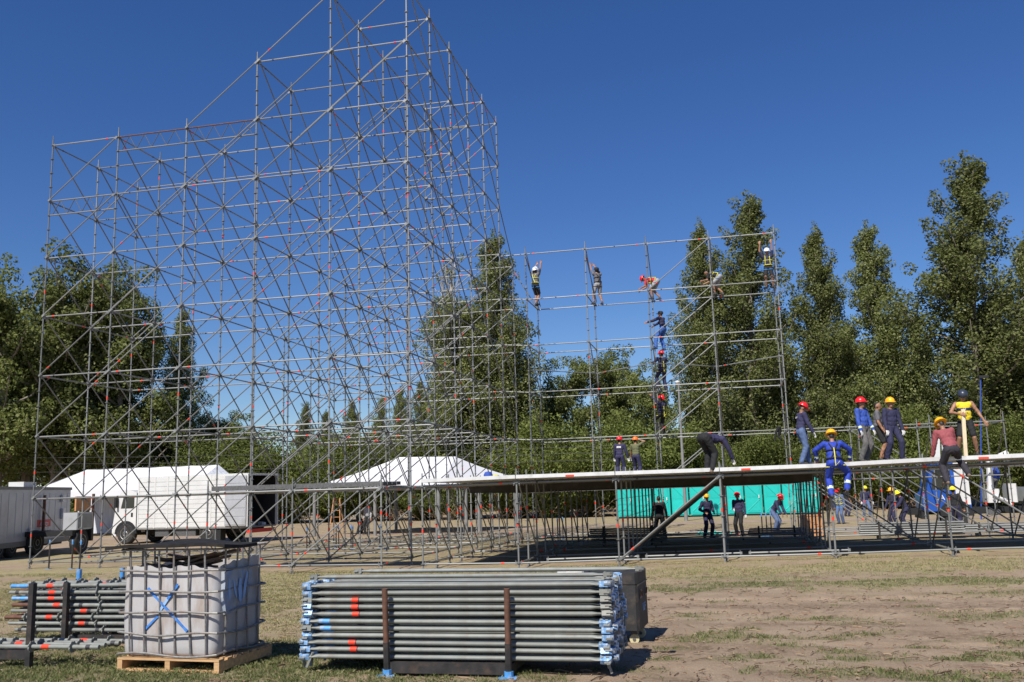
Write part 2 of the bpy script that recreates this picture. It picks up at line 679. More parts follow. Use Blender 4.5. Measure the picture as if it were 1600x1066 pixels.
soil = ramp(nnoise(1.3), [(.3, (.215, .155, .105)), (.5, (.31, .232, .16)), (.7, (.4, .315, .225))])
grit = ramp(nnoise(60, 3), [(.25, (.16, .115, .08)), (.5, (.33, .24, .165)), (.75, (.5, .4, .3))])
fg = N.new('ShaderNodeValue')
fg.outputs[0].default_value = .45
base = mixc(fg.outputs[0], soil, grit)
dk = ramp(nnoise(9, 6), [(.3, (.06, .042, .028)), (.7, (.17, .115, .075))])
base = mixc(mul(sp.outputs['Blue'], ramp(nnoise(14, 5), [(.35, (0, 0, 0)), (.6, (1, 1, 1))])), base, dk)
dry = ramp(nnoise(38, 5, .7), [(.3, (.14, .13, .055)), (.5, (.32, .285, .135)), (.68, (.5, .45, .26))])
drym = ramp(nnoise(2.6, 9, .72), [(.36, (.1, .1, .1)), (.54, (1, 1, 1))])
base = mixc(mul(sp.outputs['Green'], drym), base, dry)
gr = ramp(nnoise(45, 5, .7), [(.3, (.07, .08, .03)), (.5, (.14, .16, .065)), (.7, (.27, .26, .13))])
grm = ramp(nnoise(18, 6, .7), [(.34, (0, 0, 0)), (.54, (1, 1, 1))])
base = mixc(mul(mul(sp.outputs['Red'], grm), .8), base, gr)
L.new(base, b.inputs['Base Color'])
bp = N.new('ShaderNodeBump')
bp.inputs['Strength'].default_value = .8
bp.inputs['Distance'].default_value = .03
bmx = N.new('ShaderNodeMath')
bmx.operation = 'ADD'
L.new(nnoise(40, 6, .75), bmx.inputs[0])
L.new(nnoise(7, 6), bmx.inputs[1])
L.new(bmx.outputs[0], bp.inputs['Height'])
L.new(bp.outputs[0], b.inputs['Normal'])
MATS['ground_soil'] = m
me.materials.append(m)
tag(link('ground', me), kind='structure')


def blades(name, n, which, hmin, hmax, wd, mname, label, thr=.12):
    # candidates in the near field, denser near the camera
    k = n*9
    t_ = rng.random(k)
    y = -18.4+16.6*(t_**1.7)
    lat = 21.9+(y+25.9)*(-.3)
    x = lat+(rng.random(k)-.5)*((y+25.9)*1.32)
    g, d, s0 = cover(x, y)
    a = (g if which == 0 else d)
    cl = npnoise(x, y, 9, 3, 21)
    keep = np.where(rng.random(k) < np.clip((a-thr)*1.4, 0, 1)*np.clip((cl-.3)*3, .05, 1))[0][:n]
    x, y, a = x[keep], y[keep], a[keep]
    k = len(x)
    z = ghn(x, y)+relief(x, y)-.018
    ang = rng.random(k)*2*np.pi
    h = (hmin+(hmax-hmin)*rng.random(k))*(.6+.5*a)
    lean = rng.random(k)*.9+.15
    la = rng.random(k)*2*np.pi
    wv = wd*(.6+.8*rng.random(k))
    dx, dy = np.cos(ang)*wv, np.sin(ang)*wv
    tx, ty = np.cos(la)*lean*h, np.sin(la)*lean*h
    P = np.zeros((k, 4, 3))
    P[:, 0] = np.stack([x-dx, y-dy, z], 1)
    P[:, 1] = np.stack([x+dx, y+dy, z], 1)
    P[:, 2] = np.stack([x+tx*.45+dx*.7, y+ty*.45+dy*.7, z+h*.65], 1)
    P[:, 3] = np.stack([x+tx, y+ty, z+h*.95], 1)
    me_ = bpy.data.meshes.new(name)
    me_.vertices.add(k*4)
    me_.vertices.foreach_set('co', P.ravel())
    me_.loops.add(k*4)
    me_.loops.foreach_set('vertex_index', np.arange(k*4))
    me_.polygons.add(k)
    me_.polygons.foreach_set('loop_start', np.arange(0, k*4, 4))
    me_.update()
    me_.materials.append(MATS[mname])
    o = link(name, me_)
    tag(o, label, 'grass', kind='stuff')


blades('green_grass', 120000, 0, .008, .052, .0032, 'grass_green', 'short green grass and weeds growing in patches on the bare ground')
blades('dry_grass', 170000, 1, .012, .05, .0042, 'grass_dry', 'trampled straw coloured dry grass around the scaffold feet', .2)
# twigs and litter lying on the dirt
mb = MB()
for i in range(5200):
    y = -18.2+13*random.random()**1.4
    x = 21.9+(y+25.9)*(-.3)+(random.random()-.5)*(y+25.9)*1.3
    z = gh(x, y)+.002
    a = random.random()*math.pi
    l = .03+.2*random.random()**3
    p = V((x, y, z+.004))
    d = V((math.cos(a), math.sin(a), .08*random.random()))*l
    mb.tube([p-d*.5, p+d*.1+V((0, 0, .008)), p+d*.5], .0025+.004*random.random(), 3)
tag(mb.build('twig_litter', 'twig_brown'), 'brown twigs and straw litter scattered over the dirt', 'litter', kind='stuff')
mb = MB()
for i in range(600):
    y = -18.2+14*random.random()**1.3
    x = 21.9+(y+25.9)*(-.3)+(random.random()-.5)*(y+25.9)*1.3
    z = gh(x, y)
    r = .006+.014*random.random()**3
    mb.lathe([(r*.4, -r*.5), (r, 0), (r*.5, r*.6)], 5, 0, Matrix.Translation((x, y, z)) @ Matrix.Rotation(random.random()*6, 4, 'Z') @ Matrix.Diagonal((1, .7, .8, 1)))
mb2 = MB()
for i in range(2600):
    x, y = random.uniform(18, 30), -18.2+13*random.random()**1.3
    if noise.noise(V((x*.9, y*2.2, 4))) < -.02:
        continue
    r = .01+.032*random.random()**3
    mb2.lathe([(r*.5, -r*.5), (r, 0), (r*.7, r*.5), (r*.2, r*.75)], 6, 0, Matrix.Translation((x, y, gh(x, y)-.01)) @ Matrix.Rotation(random.random()*6, 4, 'Z') @ Matrix.Diagonal((1.2, .8, .8, 1)))
mat('clod', (.2, .14, .095), .95, 0, .3, 30)
tag(mb2.build('dirt_clods', 'clod'), 'loose brown clods of earth along the churned tracks on the right', 'clods', kind='stuff')
mat('pebble', (.3, .235, .175), .9, 0, .3, 30)
tag(mb.build('pebbles', 'pebble'), 'small pale pebbles and clods on the dirt', 'pebbles', kind='stuff')

# a dirt track behind the stage
mb = MB()
tr = [(-60, 24), (-20, 22), (-2, 19.5), (8, 21.5), (16, 26), (24, 27.5), (34, 27), (70, 24)]
v = []
for x, y in tr:
    v += [(x, y-1.7, -.194), (x, y+1.7, -.194)]
mb.add(v, [(2*i, 2*i+2, 2*i+3, 2*i+1) for i in range(len(tr)-1)])
mat('track_dirt', (.3, .225, .165), .95, 0, .25, 1.5, bump=.5, bscale=20)
tag(mb.build('dirt_track', 'track_dirt'), kind='structure')

# ------------------------------------------------------------ scaffold pieces
TR = .0238


def rosette(mb, z, r=.062):
    mb.lathe([(TR, z-.007), (r, z-.006), (r, z+.006), (TR, z+.007)], 8, 0)


UPM = {}


def upright_mesh(foot, top, tapes, stub=.35):
    key = (round(foot, 2), round(top, 2), tuple(tapes))
    if key in UPM:
        return UPM[key]
    b_ = MB()
    b_.box((-.075, -.075, foot), (.075, .075, foot+.012), 0)
    b_.tube([(0, 0, foot+.01), (0, 0, -.08)], .017, 8)
    b_.lathe([(.02, -.16), (.05, -.155), (.05, -.13), (.02, -.125)], 8)
    b_.tube([(0, 0, -.1), (0, 0, top+stub*.55)], TR, 8)
    b_.tube([(0, 0, top+stub*.55), (0, 0, top+stub)], TR*.76, 8)
    n = int(round(top/.5))
    for k in range(n+1):
        rosette(b_, k*.5)
    for z in tapes:
        b_.tube([(0, 0, z), (0, 0, z+.09)], TR+.003, 8, 1)
    # spigot joints every 2 m
    for k in range(1, int(top/2)+1):
        b_.tube([(0, 0, k*2-.34), (0, 0, k*2-.30)], TR+.003, 8)
    UPM[key] = b_.mesh('upright', ['galvanised', 'red_tape'], True)
    return UPM[key]


def ledger_mesh(L_, tapes, r=TR, btape=()):
    b_ = MB()
    b_.tube([(0, 0, .05), (0, 0, L_-.05)], r*.95, 8)
    for a, c in ((.028, .09), (L_-.09, L_-.028)):
        b_.box((-.02, -.034, a), (.02, .034, c), 0)
    for z in (.075, L_-.075):
        b_.box((-.007, -.075, z-.01), (.007, .07, z+.004), 0)
    for z in tapes:
        b_.tube([(0, 0, z), (0, 0, z+.08)], r+.003, 8, 1)
    for z in btape:
        b_.tube([(0, 0, z), (0, 0, z+.05)], r+.003, 8, 2)
    return b_.mesh('ledger', ['galvanised', 'red_tape', 'black_tape'], True)


def brace_mesh(L_, tapes):
    b_ = MB()
    b_.tube([(0, 0, .1), (0, 0, L_-.1)], .0205, 8)
    for a, c in ((.0, .12), (L_-.12, L_)):
        b_.box((-.008, -.03, a), (.008, .03, c))
    for z in tapes:
        b_.tube([(0, 0, z), (0, 0, z+.08)], .0235, 8, 1)
    return b_.mesh('brace', ['galvanised', 'red_tape'], True)


LM = [ledger_mesh(2.5, t_, TR, bt) for t_, bt in (((), (.5,)), ((.3,), ()), ((2.1,), (1.2,)), ((.35,), (2.0,)), ((2.05,), ()))]
BMs = [brace_mesh(3.2, t_) for t_ in ((), (.4,), (2.7,), (), (.5,))]
W, D = 2.5735, 2.388


def ledger(name, p, q, par):
    return span(name, random.choice(LM[:1]*3+LM), 2.5, p, q, par)


def brace(name, p, q, par):
    return span(name, random.choice(BMs[:1]*4+BMs), 3.2, p, q, par)


def upright(par, x, y, top, z0=0.0, foot=None):
    g = gh(x, y)-z0 if foot is None else foot
    tapes = random.choice([(.9, 4.9, 10.9), (1.1, 5.1, 15.1), (1.3, 7.3, 13.3), (.8, 2.8, 8.8)])
    tapes = tuple(z for z in tapes if z < top-.1)
    o = link('upright', upright_mesh(round(g, 2), top, tapes), par)
    o.location = (x, y, z0)
    o.rotation_euler = (R(random.uniform(-.1, .1)), R(random.uniform(-.1, .1)), random.random()*6)
    return o


# ------------------------------------------------------------ scaffold tower
tower = thing('scaffold_tower', 'tall stepped tower of galvanised tube scaffolding rising out of the top of the picture', 'scaffolding', (0, 0, -.2))
tp = V((0, 0, .2))


def TP(x, y, z):
    return V((x, y, z))+tp


H = {}
for j in range(0, 7):
    row = {0: [7, 7, 7, 8, 9, 9], 1: [7, 7, 7, 8, 9, 9], 2: [7, 7, 7, 7, 9, 9], 3: [None, None, 4, 5, 9, 9], 4: [None, None, 4, 5, 9, 9], 5: [None, None, 4, 5, 9, 9], 6: [None, None, None, 5, 6, 6]}[j]
    for i, h in enumerate(row):
        if h is not None:
            H[i, j] = h
for i in (3, 4, 5):
    H[i, -1] = 1
for (i, j), h in H.items():
    o = upright(tower, i*W, j*D, 2.0*h)
    o.location += tp
TRUSS = {(0, 0, 6), (1, 0, 7), (2, 0, 7)}
for (i, j), h in H.items():
    for k in range(0, h+1):
        P = TP(i*W, j*D, 2*k)
        if (i+1, j) in H and k <= H[i+1, j]:
            if (i, j, k) not in TRUSS and not (j >= 3 and k > 0 and random.random() < .12):
                ledger('ledger', P, TP((i+1)*W, j*D, 2*k), tower)
        if (i, j+1) in H and k <= H[i, j+1]:
            ledger('transom', P, TP(i*W, (j+1)*D, 2*k), tower)
        if (i+1, j) in H and k+1 <= H[i+1, j] and k >= (0 if j < 3 else 1):
            pr_ = 1.0 if (j == 0 and i != 1) or (j == 0 and k < 5) else ((.55 if i < 2 else .85) if j < 3 else .8)
            if j == -1 and i == 3:
                pr_ = 1
            if random.random() < pr_ and not (j == 0 and i == 1 and k == 6):
                off = V((0, -.06, 0))
                brace('face_brace', P+off, TP((i+1)*W, j*D, 2*k+2)+off, tower)
        if (i, j+1) in H and k >= 1 and k-1 <= H[i, j+1]:
            if random.random() < (.98 if j < 3 else .85):
                off = V((.06, 0, 0))
                brace('side_brace', P+off, TP(i*W, (j+1)*D, 2*k-2)+off, tower)
# steep last braces falling from the tall rows to the back row
for i in (4, 5):
    brace('side_brace', TP(i*W+.06, 5*D, 14), TP(i*W+.06, 6*D, 12), tower)
# lattice beams on the front face
for (i, j, k) in sorted(TRUSS):
    b_ = MB()
    L_ = W
    b_.tube([(0.03, 0, 0), (L_-.03, 0, 0)], .024, 8, 0 if k == 6 else 1)
    b_.tube([(0.03, 0, -.5), (L_-.03, 0, -.5)], .024, 8, 0)
    n = 8
    for q in range(n):
        x0 = .15+(L_-.3)*q/n
        x1 = .15+(L_-.3)*(q+1)/n
        b_.tube([(x0, 0, 0 if q % 2 else -.5), (x1, 0, -.5 if q % 2 else 0)], .012, 6, 2)
    o = b_.build('lattice_beam', ['galvanised', 'rust_steel', 'galv_dark'], tower, True)
    o.location = TP(i*W, j*D, 2*k)
# walkway planks on the low front bays
pm = MB()
pm.box((.02, -.15, -.02), (W-.02, .15, .05))
pm.box((.02, -.15, -.045), (W-.02, -.125, -.02))
pm.box((.02, .125, -.045), (W-.02, .15, -.02))
pm = pm.mesh('plank', 'galv_dark')
for i in (3, 4):
    for q in range(4):
        o = link('walkway_plank', pm, tower)
        o.location = TP(i*W, -D+.35+q*.36, 2.1+.012*q)
        o.rotation_euler = (0, R(random.uniform(-.3, .3)), 0)
# toe boards standing on edge beside the planks
for i, dy in ((3, .12), (4, .1)):
    b_ = MB()
    b_.box((.05, -.015, 0), (W-.05, .015, .13))
    o = b_.build('toe_board', 'galv_dark', tower)
    o.location = TP(i*W, -D+dy, 2.05)
# blue-topped jacks standing in the lowest bays are built further down

# ------------------------------------------------------------ back wall of the stage
wall = thing('scaffold_wall', 'two row scaffold wall with workers on it behind the stage, right of the tower', 'scaffolding', (14, 12, -.2))
WZ = -.1


def WP(x, y, z):
    return V((x, y, z+WZ))-V((14, 12, -.2))


WX = [14.0+2.585*n for n in range(8)]
WYS = (11.94, 14.33)
WH = {}
for n in range(8):
    WH[n, 0] = 6 if n < 5 else 2
    WH[n, 1] = 5 if n < 5 else 2
for (n, r), h in WH.items():
    o = upright(wall, WX[n], WYS[r], 2.0*h, WZ)
    o.location -= V((14, 12, -.2))
for (n, r), h in WH.items():
    for k in range(0, h+1):
        P = WP(WX[n], WYS[r], 2*k)
        if (n+1, r) in WH and k <= WH[n+1, r]:
            if not (n >= 5 and k == 1 and r == 1) and not (k == 1 and n < 5):
                ledger('ledger', P, WP(WX[n+1], WYS[r], 2*k), wall)
        if r == 0 and k <= WH[n, 1]:
            ledger('transom', P, WP(WX[n], WYS[1], 2*k), wall)
        if r == 0 and k >= 1 and k-1 <= WH[n, 1] and n < 5 and k-1 != 4 or (r == 0 and n >= 5 and k == 2):
            brace('side_brace', P+V((.05, 0, 0)), WP(WX[n]+.05, WYS[1], 2*k-2), wall)
        if n == 3 and False:
            pass
# face braces in the fourth bay, both rows, and the first bay of the low part
for k in range(1, 6):
    brace('face_brace', WP(WX[2], WYS[0]-.05, 2*k), WP(WX[3], WYS[0]-.05, 2*k+2), wall)
    if k < 5:
        brace('face_brace', WP(WX[2], WYS[1]-.05, 2*k), WP(WX[3], WYS[1]-.05, 2*k+2), wall)
for r in (0, 1):
    brace('face_brace', WP(WX[5], WYS[r]-.05, 4), WP(WX[6], WYS[r]-.05, 2), wall)
# plan braces lying between the rows
for n in range(4):
    a, c = (0, 1) if n % 2 == 0 else (1, 0)
    brace('plan_brace', WP(WX[n], WYS[a], 6.95), WP(WX[n+1], WYS[c], 6.95), wall)
for y_ in (0, 1):
    ledger('ledger', TP(5*W, 5*D if y_ == 0 else 6*D, 11.9)-tp-V((14, 12, -.2)), WP(WX[0], WYS[y_], 12 if y_ == 0 else 10), wall)
for k in range(1, 6):
    ledger('ledger', V((5*W, 5*D, 2*k))-V((14, 12, -.2)), WP(WX[0], WYS[0], 2*k), wall)
# braces being fitted by the two men on the left
brace('loose_brace', WP(WX[0], WYS[0], 11.9), WP(WX[0]+.12, WYS[1], 10.15), wall)
brace('loose_brace', WP(WX[1], WYS[0], 11.9), WP(WX[1]+.1, WYS[1], 10.15), wall)
b_ = MB()
b_.tube([(0, 0, 0), (.02, .05, -.18), (-.03, .1, -.36), (.05, .02, -.5)], .07, 7, 0, True, [.09, .07, .06, .02])
b_.tube([(0, 0, 0), (-.12, .02, -.2), (-.2, .03, -.55)], .05, 6, 0, True, [.08, .05, .02])
o = b_.build('hung_jacket', 'cloth_black')
o.location = (24.0, 11.9, 4.02)
tag(o, 'black jacket hung over the wall ledger beside the tall right hand upright', 'jacket')

# ------------------------------------------------------------ stage
SX = [14.02+2.57*n for n in range(8)]
SB = [.0, .0, .05, .1, .14, .2, .24, .27]
ST = [2.0, 2.03, 2.04, 2.05, 2.07, 2.13, 2.16, 2.19]
SY = [-2.39+2.388*j for j in range(7)]
stage = thing('stage_platform', 'long low scaffold stage with aluminium edged deck across the right half', 'stage', (19.2, -2.39, -.1))
s0 = V((19.2, -2.39, -.1))


def SP(n, j, top):
    return V((SX[n], SY[j], (ST if top else SB)[n]))-s0


for n in range(8):
    for j in range(6):
        g = gh(SX[n], SY[j])
        o = upright(stage, SX[n], SY[j], 2.0, SB[n], round(min(g-SB[n], -.17), 2))
        o.scale.z = (ST[n]-SB[n])/2.0
        if (n, j) == (5, 0) or n in (0, 1, 2, 3, 4, 5, 6, 7):
            pass
        o.location -= s0
for n in range(8):
    for j in range(6):
        for t_ in (0, 1):
            if n < 7:
                ledger('ledger', SP(n, j, t_), SP(n+1, j, t_), stage)
            if j < 5:
                ledger('transom', SP(n, j, t_), SP(n, j+1, t_), stage)
        # intermediate bearers under the deck
        if j < 5 and n < 7 and (n < 4 or j < 2):
            a = (SP(n, j, 1)+SP(n, j+1, 1))/2
            c = (SP(n+1, j, 1)+SP(n+1, j+1, 1))/2
            ledger('bearer', a, c, stage)
        if j < 5 and n in (0, 1, 4, 5, 6):
            brace('side_brace', SP(n, j, 1)+V((.05, 0, 0)), SP(n, j+1, 0)+V((.05, 0, 0)), stage)
for n in range(5):
    for j in range(5):
        o = upright(stage, SX[n], SY[j]+1.194, 2.0, SB[n], round(min(gh(SX[n], SY[j])-SB[n], -.17), 2))
        o.scale.z = (ST[n]-SB[n])/2.0
        o.location -= s0
for j in range(5):
    for dy in (.6, 1.19, 1.79):
        brace('face_brace', SP(2, j, 0)+V((0, dy, 0)), SP(3, j, 1)+V((0, dy, 0)), stage)
for j in range(6):
    brace('face_brace', SP(2, j, 0)+V((0, -.05, 0)), SP(3, j, 1)+V((0, -.05, 0)), stage)
    brace('face_brace', SP(5, j, 1)+V((0, -.05, 0)), SP(6, j, 0)+V((0, -.05, 0)), stage)
    if j in (2, 3, 4, 5):
        brace('face_brace', SP(4, j, 1)+V((0, -.05, 0)), SP(5, j, 0)+V((0, -.05, 0)), stage)
# extra low base ledgers laid beside the first row
for n in (1, 2, 3):
    p, q = SP(n, 0, 0)+V((.55, .75, .03)), SP(n+1, 0, 0)+V((.45, .75, .03))
    ledger('ledger', p, q, stage)
# deep dark bearers under the main deck
bb_ = MB()
bb_.box((.03, -.03, 0), (2.54, .03, .012))
bb_.box((.03, -.006, .0125), (2.54, .006, .2875))
bb_.box((.03, -.03, .288), (2.54, .03, .3))
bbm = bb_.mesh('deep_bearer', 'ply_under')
for n in range(4):
    for q in range(7):
        o = link('deep_bearer', bbm, stage)
        o.location = V((SX[n], 2.0+q*1.6, ST[n]-.215-.012*q))-s0
        o.rotation_euler = (0, -math.atan2(ST[n+1]-ST[n], 2.57), 0)
# deck panels
dp = MB()
PWx, PWy = 2.55, 1.18
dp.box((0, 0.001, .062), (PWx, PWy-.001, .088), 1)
dp.box((0, 0, 0), (PWx, .035, .0915), 0)
dp.box((0, PWy-.035, 0), (PWx, PWy, .0915), 0)
dp.box((0, .0352, 0), (.035, PWy-.0352, .0915), 0)
dp.box((PWx-.035, .0352, 0), (PWx, PWy-.0352, .0915), 0)
for q in range(1, 4):
    dp.box((PWx*q/4-.02, .036, .015), (PWx*q/4+.02, PWy-.036, .061), 1)
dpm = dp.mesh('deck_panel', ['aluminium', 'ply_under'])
for n in range(7):
    for j in range(10 if n < 4 else 4):
        o = link('deck_panel', dpm, stage)
        y = -2.52+j*1.194
        z0, z1 = ST[n]+.1, ST[n+1]+.1
        o.location = V((SX[n]+.012, y, z0+random.uniform(0, .006)))-s0
        o.rotation_euler = (0, -math.atan2(z1-z0, 2.57), 0)
# orange tape marks on the panel edges
for x_ in (17.9, 22.35-2.2+2.1, 27.6):
    n = max(k for k in range(8) if SX[k] <= x_)
    z = ST[n]+.08+(ST[n+1]-ST[n])*(x_-SX[n])/2.57
    b_ = MB()
    b_.box((0, -.004, .025), (.22, 0, .07))
    o = b_.build('tape_mark', 'red_tape', stage)
    o.location = V((x_, -2.522, z))-s0

# ------------------------------------------------------------ loose things round the scaffold
tm_ = MB()
tm_.tube([(0, 0, 0), (0, 0, .75)], .024, 8, 0)
tm_.tube([(0, 0, .75), (0, 0, .9)], .027, 8, 1)
tm_.box((-.07, -.07, 0), (.07, .07, .012), 1)
jm = tm_.mesh('jack', ['black_steel', 'blue_paint'], True)
jl = [((76, 889), 'blue topped black jack post standing inside the left front tower bay'), ((112, 889), 'black jack post beside the second tower upright foot'), ((124, 890), 'black jack post with blue foot, leaning row near left tower bay'), ((194, 862), 'blue topped black jack post in front of the white truck cab')]
for (x, y), lb in jl:
    P = ug(x, y)
    o = link('jack_post', jm)
    o.location = P
    o.rotation_euler = (R(random.uniform(-3, 3)), R(random.uniform(-3, 3)), 0)
    tag(o, lb, 'jack post', 'spare jack posts near the tower')
for q in range(9):
    P = V((6.2+.45*q+random.uniform(-.1, .1), 7.5+random.uniform(-.5, 1.5), -.2))
    o = link('jack_post', jm)
    o.location = P
    tag(o, 'short dark jack post standing in a loose row before the peaked tent', 'jack post', 'jack posts in the row before the peaked tent')
for q, (x, y) in enumerate([(872, 845), (880, 843), (1192, 838), (1199, 838), (1206, 838)]):
    P = ug(x, y)
    o = link('jack_post', jm)
    o.location = P
    tag(o, ['left one of the two dark jack posts under the deck', 'right one of the two dark jack posts under the deck', 'leftmost of three dark jack posts beside the bending man under the deck', 'middle of three dark jack posts beside the bending man under the deck', 'rightmost of three dark jack posts beside the bending man under the deck'][q], 'jack post', 'jack posts under the deck')


def bundle(x, y, nlay, ncol, L_, label, cat, rz=0, mname='galvanised', frame=True):
    b_ = MB()
    b_.tube([(-L_/2, 0, 0), (L_/2, 0, 0)], .026, 8)
    me_ = b_.mesh('tube', mname, True)
    g = gh(x, y)
    for a in range(nlay):
        for c in range(ncol):
            o = link('scaffold_tube', me_)
            dx = random.uniform(-.06, .06)
            cc = V((dx, (c-ncol/2)*.075, .14+a*.07))
            cc.rotate(Matrix.Rotation(rz, 3, 'Z'))
            o.location = V((x, y, g))+cc
            o.rotation_euler = (0, 0, rz+random.uniform(-.006, .006))
            tag(o, 'one of the '+label, cat, label)
    if frame:
        k = thing('tube_rack', 'dark steel cradle holding the '+label, 'rack', (x, y, g), rz)
        for sx in (-1, 1):
            f_ = MB()
            f_.box((sx*L_*.32-.03, -ncol*.0375-.12, .02), (sx*L_*.32+.03, ncol*.0375+.05, .1))
            f_.build('bearer', 'black_steel', k)
            for sy in (-1, 1):
                f_ = MB()
                yy_ = -ncol*.0375-.07 if sy < 0 else ncol*.0375+.02
                f_.box((sx*L_*.32-.025, yy_-.025, 0), (sx*L_*.32+.025, yy_+.025, .16+nlay*.072))
                f_.build('post', 'black_steel', k)


P = ug(982, 852)
bundle(P.x, P.y, 7, 4, 2.6, 'dark tubes stacked in the shade under the left deck', 'tube')
P = ug(1205, 842)
bundle(P.x+.2, P.y, 4, 4, 1.9, 'tubes lying by the three jack posts under the deck', 'tube')
P = ug(1425, 842)
bundle(P.x, P.y, 6, 5, 3.0, 'bright tubes stacked behind the right part of the stage', 'tube')
P = ug(1520, 838)
bundle(P.x+1, P.y-.5, 4, 5, 3.0, 'bright tubes stacked before the crane truck', 'tube')
# plywood box under the stage, orange-brown
b_ = MB()
b_.box((-.35, -.3, 0), (.35, .3, .75))
b_.box((-.37, -.32, .75), (.37, .32, .79))
P = ug(1270, 838)
o = b_.build('brown_crate', 'orange_wood')
o.location = P
tag(o, 'brown wooden crate under the stage behind the row of uprights', 'crate')
# green netting heap
b_ = MB()
for q in range(26):
    a = random.random()*6.28
    p = V((random.gauss(0, .35), random.gauss(0, .2), 0))
    b_.tube([p, p+V((math.cos(a)*.15, math.sin(a)*.1, .12*random.random()+.03)), p+V((math.cos(a)*.35, math.sin(a)*.2, .01))], .02, 5)
o = b_.build('green_strap_heap', 'teal')
o.location = ug(1110, 836)
tag(o, 'heap of green straps on the ground by the man in the dark coverall', 'straps')
b_ = MB()
b_.lathe([(.02, 0), (.13, .01), (.14, .12), (.1, .2), (.03, .22)], 10, 0)
b_.lathe([(.02, 0), (.1, .01), (.1, .1), (.03, .12)], 8, 1, Matrix.Translation((.24, 0, 0)))
o = b_.build('tool_bag', ['cloth_blue', 'harness_yellow'], None, True)
o.location = V((14.9, 1.2, 2.2))
tag(o, 'small blue and yellow tool bag on the left end of the deck', 'bag')
b_ = MB()
b_.box((-.045, -.022, 0), (.045, .022, 1.25))
o = b_.build('timber_post', 'pale_wood')
TIMBER = o
tag(o, 'pale sawn timber post stood upright by the man in the yellow jersey', 'timber')
b_ = MB()
b_.prism([(-.09, 0), (.05, 0), (.09, .55), (-.05, .55)], -.03, .03, 0, Matrix.Rotation(R(90), 4, 'X'))
o = b_.build('white_bracket', 'white_paint')
o.location = V((27.2, -.2, 2.3))
tag(o, 'white slanted bracket on the deck left of the timber post', 'bracket')
b_ = MB()
b_.bevbox((-.07, -.06, 0), (.07, .06, .42), .01)
b_.bevbox((-.04, -.07, .26), (.04, -.06, .38), .005, 1)
o = b_.build('metal_box', ['aluminium', 'galv_dark'])
o.location = V((27.45, .1, 2.3))
tag(o, 'small metal box standing behind the white bracket on the deck', 'box')

# ------------------------------------------------------------ foreground: rack of brace tubes
RX0, RY0 = 17.74, -16.97
RL = 2.93
rg = gh(19.2, -16.6)
rack = thing('brace_rack', 'rusty black steel rack with two posts in front, filled with brace tubes', 'rack', (19.19, -16.5, rg))
for px in (18.58, 19.8):
    for py, tall in ((-17.03, 1), (-15.85, 1)):
        b_ = MB()
        b_.tube([(0, 0, .02), (0, 0, .32)], .034, 8, 1)
        b_.tube([(0, 0, .3), (0, 0, .83)], .029, 10, 0)
        o = b_.build('post', ['rust_steel', 'black_steel'], rack, True)
        o.location = V((px, py, rg))-rack.location
        o.rotation_euler = (R(1.5), R(random.uniform(-1.2, 1.2)), 0)
        b_ = MB()
        b_.prism([(-.09, -.05), (.09, -.05), (.06, .05), (-.06, .05)], 0, .02)
        b_.tube([(0, 0, .0), (0, 0, .07)], .045, 8)
        o = b_.build('foot', 'blue_paint', rack)
        o.location = V((px, py, gh(px, py)-.005))-rack.location
    b_ = MB()
    b_.box((-.035, -.55, .04), (.035, .62, .128))
    o = b_.build('cross_bar', 'black_steel', rack)
    o.location = V((px, -16.45, rg))-rack.location
for py in (-17.0, -15.88):
    b_ = MB()
    b_.box((-.58, -.03, .03), (.58, .03, .132))
    o = b_.build('side_rail', 'black_steel', rack)
    o.location = V((19.19, py, rg))-rack.location
RHM = []
for q in range(6):
    b_ = MB()
    L_ = RL
    r = .024
    hasr = q in (1, 3)
    # tube squashed flat at the ends
    n = 10
    prof = [(-.02, .013, .030), (.03, .013, .031), (.085, .0225, .0225), (L_-.085, .0225, .0225), (L_-.03, .013, .031), (L_+.02, .013, .030)]
    v = []
    for z, a, c in prof:
        for k in range(n):
            v.append((z, c*math.cos(2*math.pi*k/n), a*math.sin(2*math.pi*k/n)))
    f = []
    for i in range(len(prof)-1):
        for k in range(n):
            f.append((i*n+k, (i+1)*n+k, (i+1)*n+(k+1) % n, i*n+(k+1) % n))
    f.append(tuple(range(n)))
    f.append(tuple((len(prof)-1)*n+k for k in range(n-1, -1, -1)))
    b_.add(v, f)
    if hasr:
        b_.tube([(.42, 0, 0), (.49, 0, 0)], .0245, 10, 1)
        b_.tube([(.492, 0, 0), (.502, 0, 0)], .0242, 10, 2)
    if q == 5:
        b_.tube([(.085, 0, 0), (.2, 0, 0)], .0232, 10, 3)
    RHM.append(b_.mesh('brace_tube', ['galv_near', 'red_tape', 'black_tape', 'blue_paint'], True))
hm = []
for q in range(3):
    b_ = MB()
    b_.prism([(-.035, -.03), (.03, -.036), (.055, -.012), (.055, .012), (.03, .036), (-.035, .03)], -.022, .022, 0)
    b_.tube([(-.02, 0, -.03), (-.02, 0, .03)], .012, 6, 1)
    b_.box((.0, -.055 if q == 0 else -.045, -.006), (.05, .05, .006), 1)
    if q == 2:
        b_.box((.01, -.004, -.1), (.035, .004, .03), 1)
    hm.append(b_.mesh('wedge_head', ['blue_chip' if q != 1 else 'galv_near', 'galv_near'], True))
NL, NC = 11, 14
